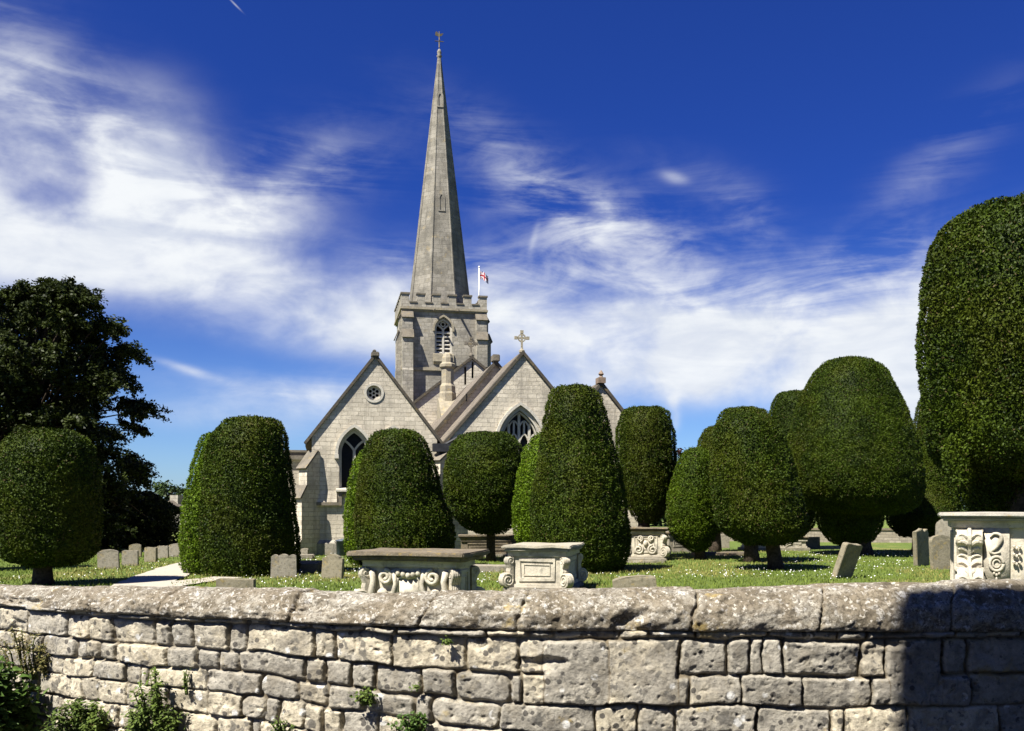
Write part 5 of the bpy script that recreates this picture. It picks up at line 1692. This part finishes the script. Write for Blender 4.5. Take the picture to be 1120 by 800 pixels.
plant('tall straggly weed with fine leaves climbing the wall left of the middle', 182, 732, 66, 0.10, M_herb, 4, 60, 0.028, 0.013, per=66, zroot=0.35, foot=0.8, dome=0.7)
plant('little green creeper hanging from a joint below the middle of the wall', 403, 752, 26, 0.03, M_herb, 5, 9, 0.02, 0.015, per=20, zroot=0.74)
plant('leafy tuft at the bottom edge right of the little creeper', 454, 778, 48, 0.06, M_shrub, 6, 14, 0.024, 0.016, per=26, zroot=0.58)
plant('tiny green tuft in a joint under the coping', 493, 699, 14, 0.02, M_herb, 7, 6, 0.016, 0.012, per=14, zroot=1.075)
plant('small sprig at the bottom of the wall left of the creeper', 312, 780, 26, 0.04, M_herb, 8, 7, 0.018, 0.01, per=18, zroot=0.55)
plant('thin trailing sprig in a wall joint above the tall straggly weed', 205, 722, 8, 0.02, M_herb, 9, 4, 0.014, 0.01, per=14, zroot=0.72)
plant('tiny sprig in the joint left of the coping tuft lower down', 458, 750, 10, 0.02, M_herb, 10, 4, 0.014, 0.011, per=10, zroot=0.845)

# ------------------------------------------------------------------ world, sun, camera
def build_world():
    w = bpy.data.worlds.new('World'); bpy.context.scene.world = w
    w.use_nodes = True
    nt = w.node_tree; nt.nodes.clear()
    out = N(nt, 'ShaderNodeOutputWorld'); bg = N(nt, 'ShaderNodeBackground')
    nt.links.new(bg.outputs[0], out.inputs[0])
    bg.inputs[1].default_value = 0.1
    sky = N(nt, 'ShaderNodeTexSky', sky_type='NISHITA', sun_disc=False)
    sky.sun_elevation = SUN_EL; sky.sun_rotation = math.radians(180) + SUN_AZ
    sky.altitude = 300; sky.air_density = 1.0; sky.dust_density = 0.4; sky.ozone_density = 2.0
    tc = N(nt, 'ShaderNodeTexCoord')
    sp = N(nt, 'ShaderNodeSeparateXYZ'); nt.links.new(tc.outputs['Generated'], sp.inputs[0])
    m = lambda op, a, b=None, c=None: math_(nt, op, a, b, c)
    x, y, z = sp.outputs
    u = m('ARCTAN2', x, y)
    v = m('DIVIDE', z, m('MAXIMUM', m('SQRT', m('ADD', m('MULTIPLY', x, x), m('MULTIPLY', y, y))), 0.05))
    # deep polarised blue: the sky colour is graded towards saturated blue
    hs = N(nt, 'ShaderNodeMix', data_type='RGBA', blend_type='MULTIPLY'); hs.inputs[0].default_value = 1
    nt.links.new(sky.outputs[0], hs.inputs[6]); hs.inputs[7].default_value = (SKYMUL[0], SKYMUL[1], SKYMUL[2], 1)
    low = N(nt, 'ShaderNodeMix', data_type='RGBA', blend_type='MULTIPLY'); low.inputs[0].default_value = 1
    nt.links.new(sky.outputs[0], low.inputs[6]); low.inputs[7].default_value = (SKYLOW[0], SKYLOW[1], SKYLOW[2], 1)
    base = mix(nt, ramp(nt, v, -0.02, 0.34), low.outputs[2], hs.outputs[2])
    # clouds: blobs in azimuth / slope space broken up by warped noise
    cv = N(nt, 'ShaderNodeCombineXYZ'); nt.links.new(u, cv.inputs[0]); nt.links.new(v, cv.inputs[1])
    def tex(scale, sx, sy, rot, detail, dist, off=(0, 0, 0), rough=0.55):
        mp = N(nt, 'ShaderNodeMapping'); mp.inputs['Rotation'].default_value = (0, 0, rot); mp.inputs['Scale'].default_value = (sx, sy, 1); mp.inputs['Location'].default_value = off
        nt.links.new(cv.outputs[0], mp.inputs[0])
        return noise(nt, mp.outputs[0], scale, detail, rough, dist)
    n_big = tex(5, 1.0, 1.35, -0.35, 7, 0.25, (3.1, 1.7, 0), 0.52)
    n_fine = tex(14, 1.0, 1.7, -0.5, 8, 0.4, (0.4, 5.2, 0), 0.56)
    n_str = tex(7, 0.55, 3.5, 0.5, 8, 0.8, (7.4, 0.2, 0), 0.6)
    def blob(px, py, a, b, rot, amp):
        uu = math.atan((px - CX) / FP); vv = (HZ - py) / FP * math.cos(uu)
        r_ = -math.radians(rot)
        du, dv = m('SUBTRACT', u, uu), m('SUBTRACT', v, vv)
        c_, s_ = math.cos(r_), math.sin(r_)
        p = m('DIVIDE', m('ADD', m('MULTIPLY', du, c_), m('MULTIPLY', dv, s_)), a / FP)
        q = m('DIVIDE', m('SUBTRACT', m('MULTIPLY', dv, c_), m('MULTIPLY', du, s_)), b / FP)
        return m('MULTIPLY', m('EXPONENT', m('MULTIPLY', m('ADD', m('MULTIPLY', p, p), m('MULTIPLY', q, q)), -1)), amp)
    tot = None
    for bl in CLOUDS:
        b_ = blob(*bl)
        tot = b_ if tot is None else m('ADD', tot, b_)
    wis = None
    for bl in WISPS:
        b_ = blob(*bl)
        wis = b_ if wis is None else m('ADD', wis, b_)
    tot = m('MINIMUM', tot, 1.15)
    nn = m('ADD', m('MULTIPLY', n_big, 0.84), m('MULTIPLY', n_fine, 0.16))
    dens = m('MULTIPLY', tot, ramp(nt, nn, 0.28, 0.66, 0.30, 1.25))
    c1 = ramp(nt, dens, 0.02, 1.08, 0, 0.95)
    c2 = m('MULTIPLY', m('MINIMUM', wis, 1), ramp(nt, m('ADD', m('MULTIPLY', n_str, 0.6), m('MULTIPLY', n_fine, 0.4)), 0.40, 0.68, 0, 0.8))
    cl = m('MINIMUM', m('ADD', c1, c2), 0.98)
    ccol = mix(nt, ramp(nt, m('ADD', m('MULTIPLY', n_fine, 0.5), m('MULTIPLY', n_str, 0.5)), 0.34, 0.62), (CLOUDC[0] * 0.84, CLOUDC[1] * 0.87, CLOUDC[2] * 0.93), (CLOUDC[0] * 1.08, CLOUDC[1] * 1.08, CLOUDC[2] * 1.06))
    cc = mix(nt, cl, base, ccol)
    nt.links.new(cc, bg.inputs[0])
SKYMUL = (0.055, 0.122, 0.38)
SKYLOW = (0.25, 0.35, 0.53)
CLOUDC = (3.25, 3.35, 3.5)
# (px, py, half width, half height, tilt in degrees (+ = descending to the right), strength)
CLOUDS = [(-15, 170, 75, 110, 10, 0.8), (160, 170, 70, 75, 20, 0.75), (75, 235, 120, 60, 10, 0.55), (245, 252, 100, 42, -6, 0.85), (330, 180, 60, 15, -38, 0.3), (110, 285, 170, 34, 0, 0.6),
          (300, 325, 150, 36, 8, 0.7), (400, 345, 100, 42, 6, 0.65), (300, 368, 120, 22, 4, 0.35), (590, 350, 130, 44, 0, 0.8), (720, 370, 140, 50, 6, 0.85), (900, 368, 140, 46, -4, 1.1), (980, 410, 70, 45, 0, 0.7), (850, 420, 140, 26, 0, 0.55),
          (300, 425, 120, 16, 3, 0.5), (205, 404, 32, 5, 16, 0.7), (250, 455, 140, 22, 0, 0.45), (640, 420, 120, 24, 0, 0.4), (1060, 330, 70, 60, 0, 0.4),
          (738, 195, 20, 8, 20, 0.5), (736, 440, 7, 9, 30, 0.4), (739, 462, 6, 12, 0, 0.4), (256, 4, 11, 1.2, 42, 0.5), (1000, 440, 60, 30, 0, 0.6), (585, 258, 5, 20, 15, 0.4), (660, 235, 26, 30, 40, 0.35)]
WISPS = [(610, 215, 120, 30, 36, 0.7), (690, 275, 120, 46, 20, 0.95), (1010, 195, 90, 26, -42, 0.25), (930, 310, 140, 34, -8, 0.85), (60, 110, 130, 50, 30, 0.6), (310, 200, 90, 40, -25, 0.6), (820, 240, 40, 24, 45, 0.4), (560, 300, 120, 26, 5, 0.6), (400, 440, 140, 30, 0, 0.5), (470, 310, 90, 30, 10, 0.4), (760, 190, 60, 20, 20, 0.12)]
build_world()

sd = bpy.data.lights.new('sun', 'SUN'); sd.energy = 5.0; sd.angle = math.radians(0.3); sd.color = (1.0, 0.955, 0.87)
so = bpy.data.objects.new('sun', sd); C.objects.link(so)
dirv = Vector((SUN[0], -SUN[1], SUN[2]))
so.rotation_euler = dirv.to_track_quat('Z', 'Y').to_euler()
so.location = dirv * 60

cam = bpy.data.cameras.new('camera'); co = bpy.data.objects.new('camera', cam); C.objects.link(co)
co.location = (0, 0, EYE); co.rotation_euler = (PI / 2, 0, 0)
cam.sensor_width = 36; cam.lens = 36 * FP / 1120; cam.shift_y = (HZ - 400) / 1120
cam.clip_start = 0.05; cam.clip_end = 6000
sc = bpy.context.scene
sc.camera = co
sc.render.engine = 'CYCLES'
sc.view_settings.view_transform = 'Standard'; sc.view_settings.look = 'None'
sc.view_settings.gamma = 1.0; sc.view_settings.use_curve_mapping = False
sc.view_settings.exposure = 1.42
sc.cycles.max_bounces = 5; sc.cycles.diffuse_bounces = 3; sc.cycles.use_denoising = True
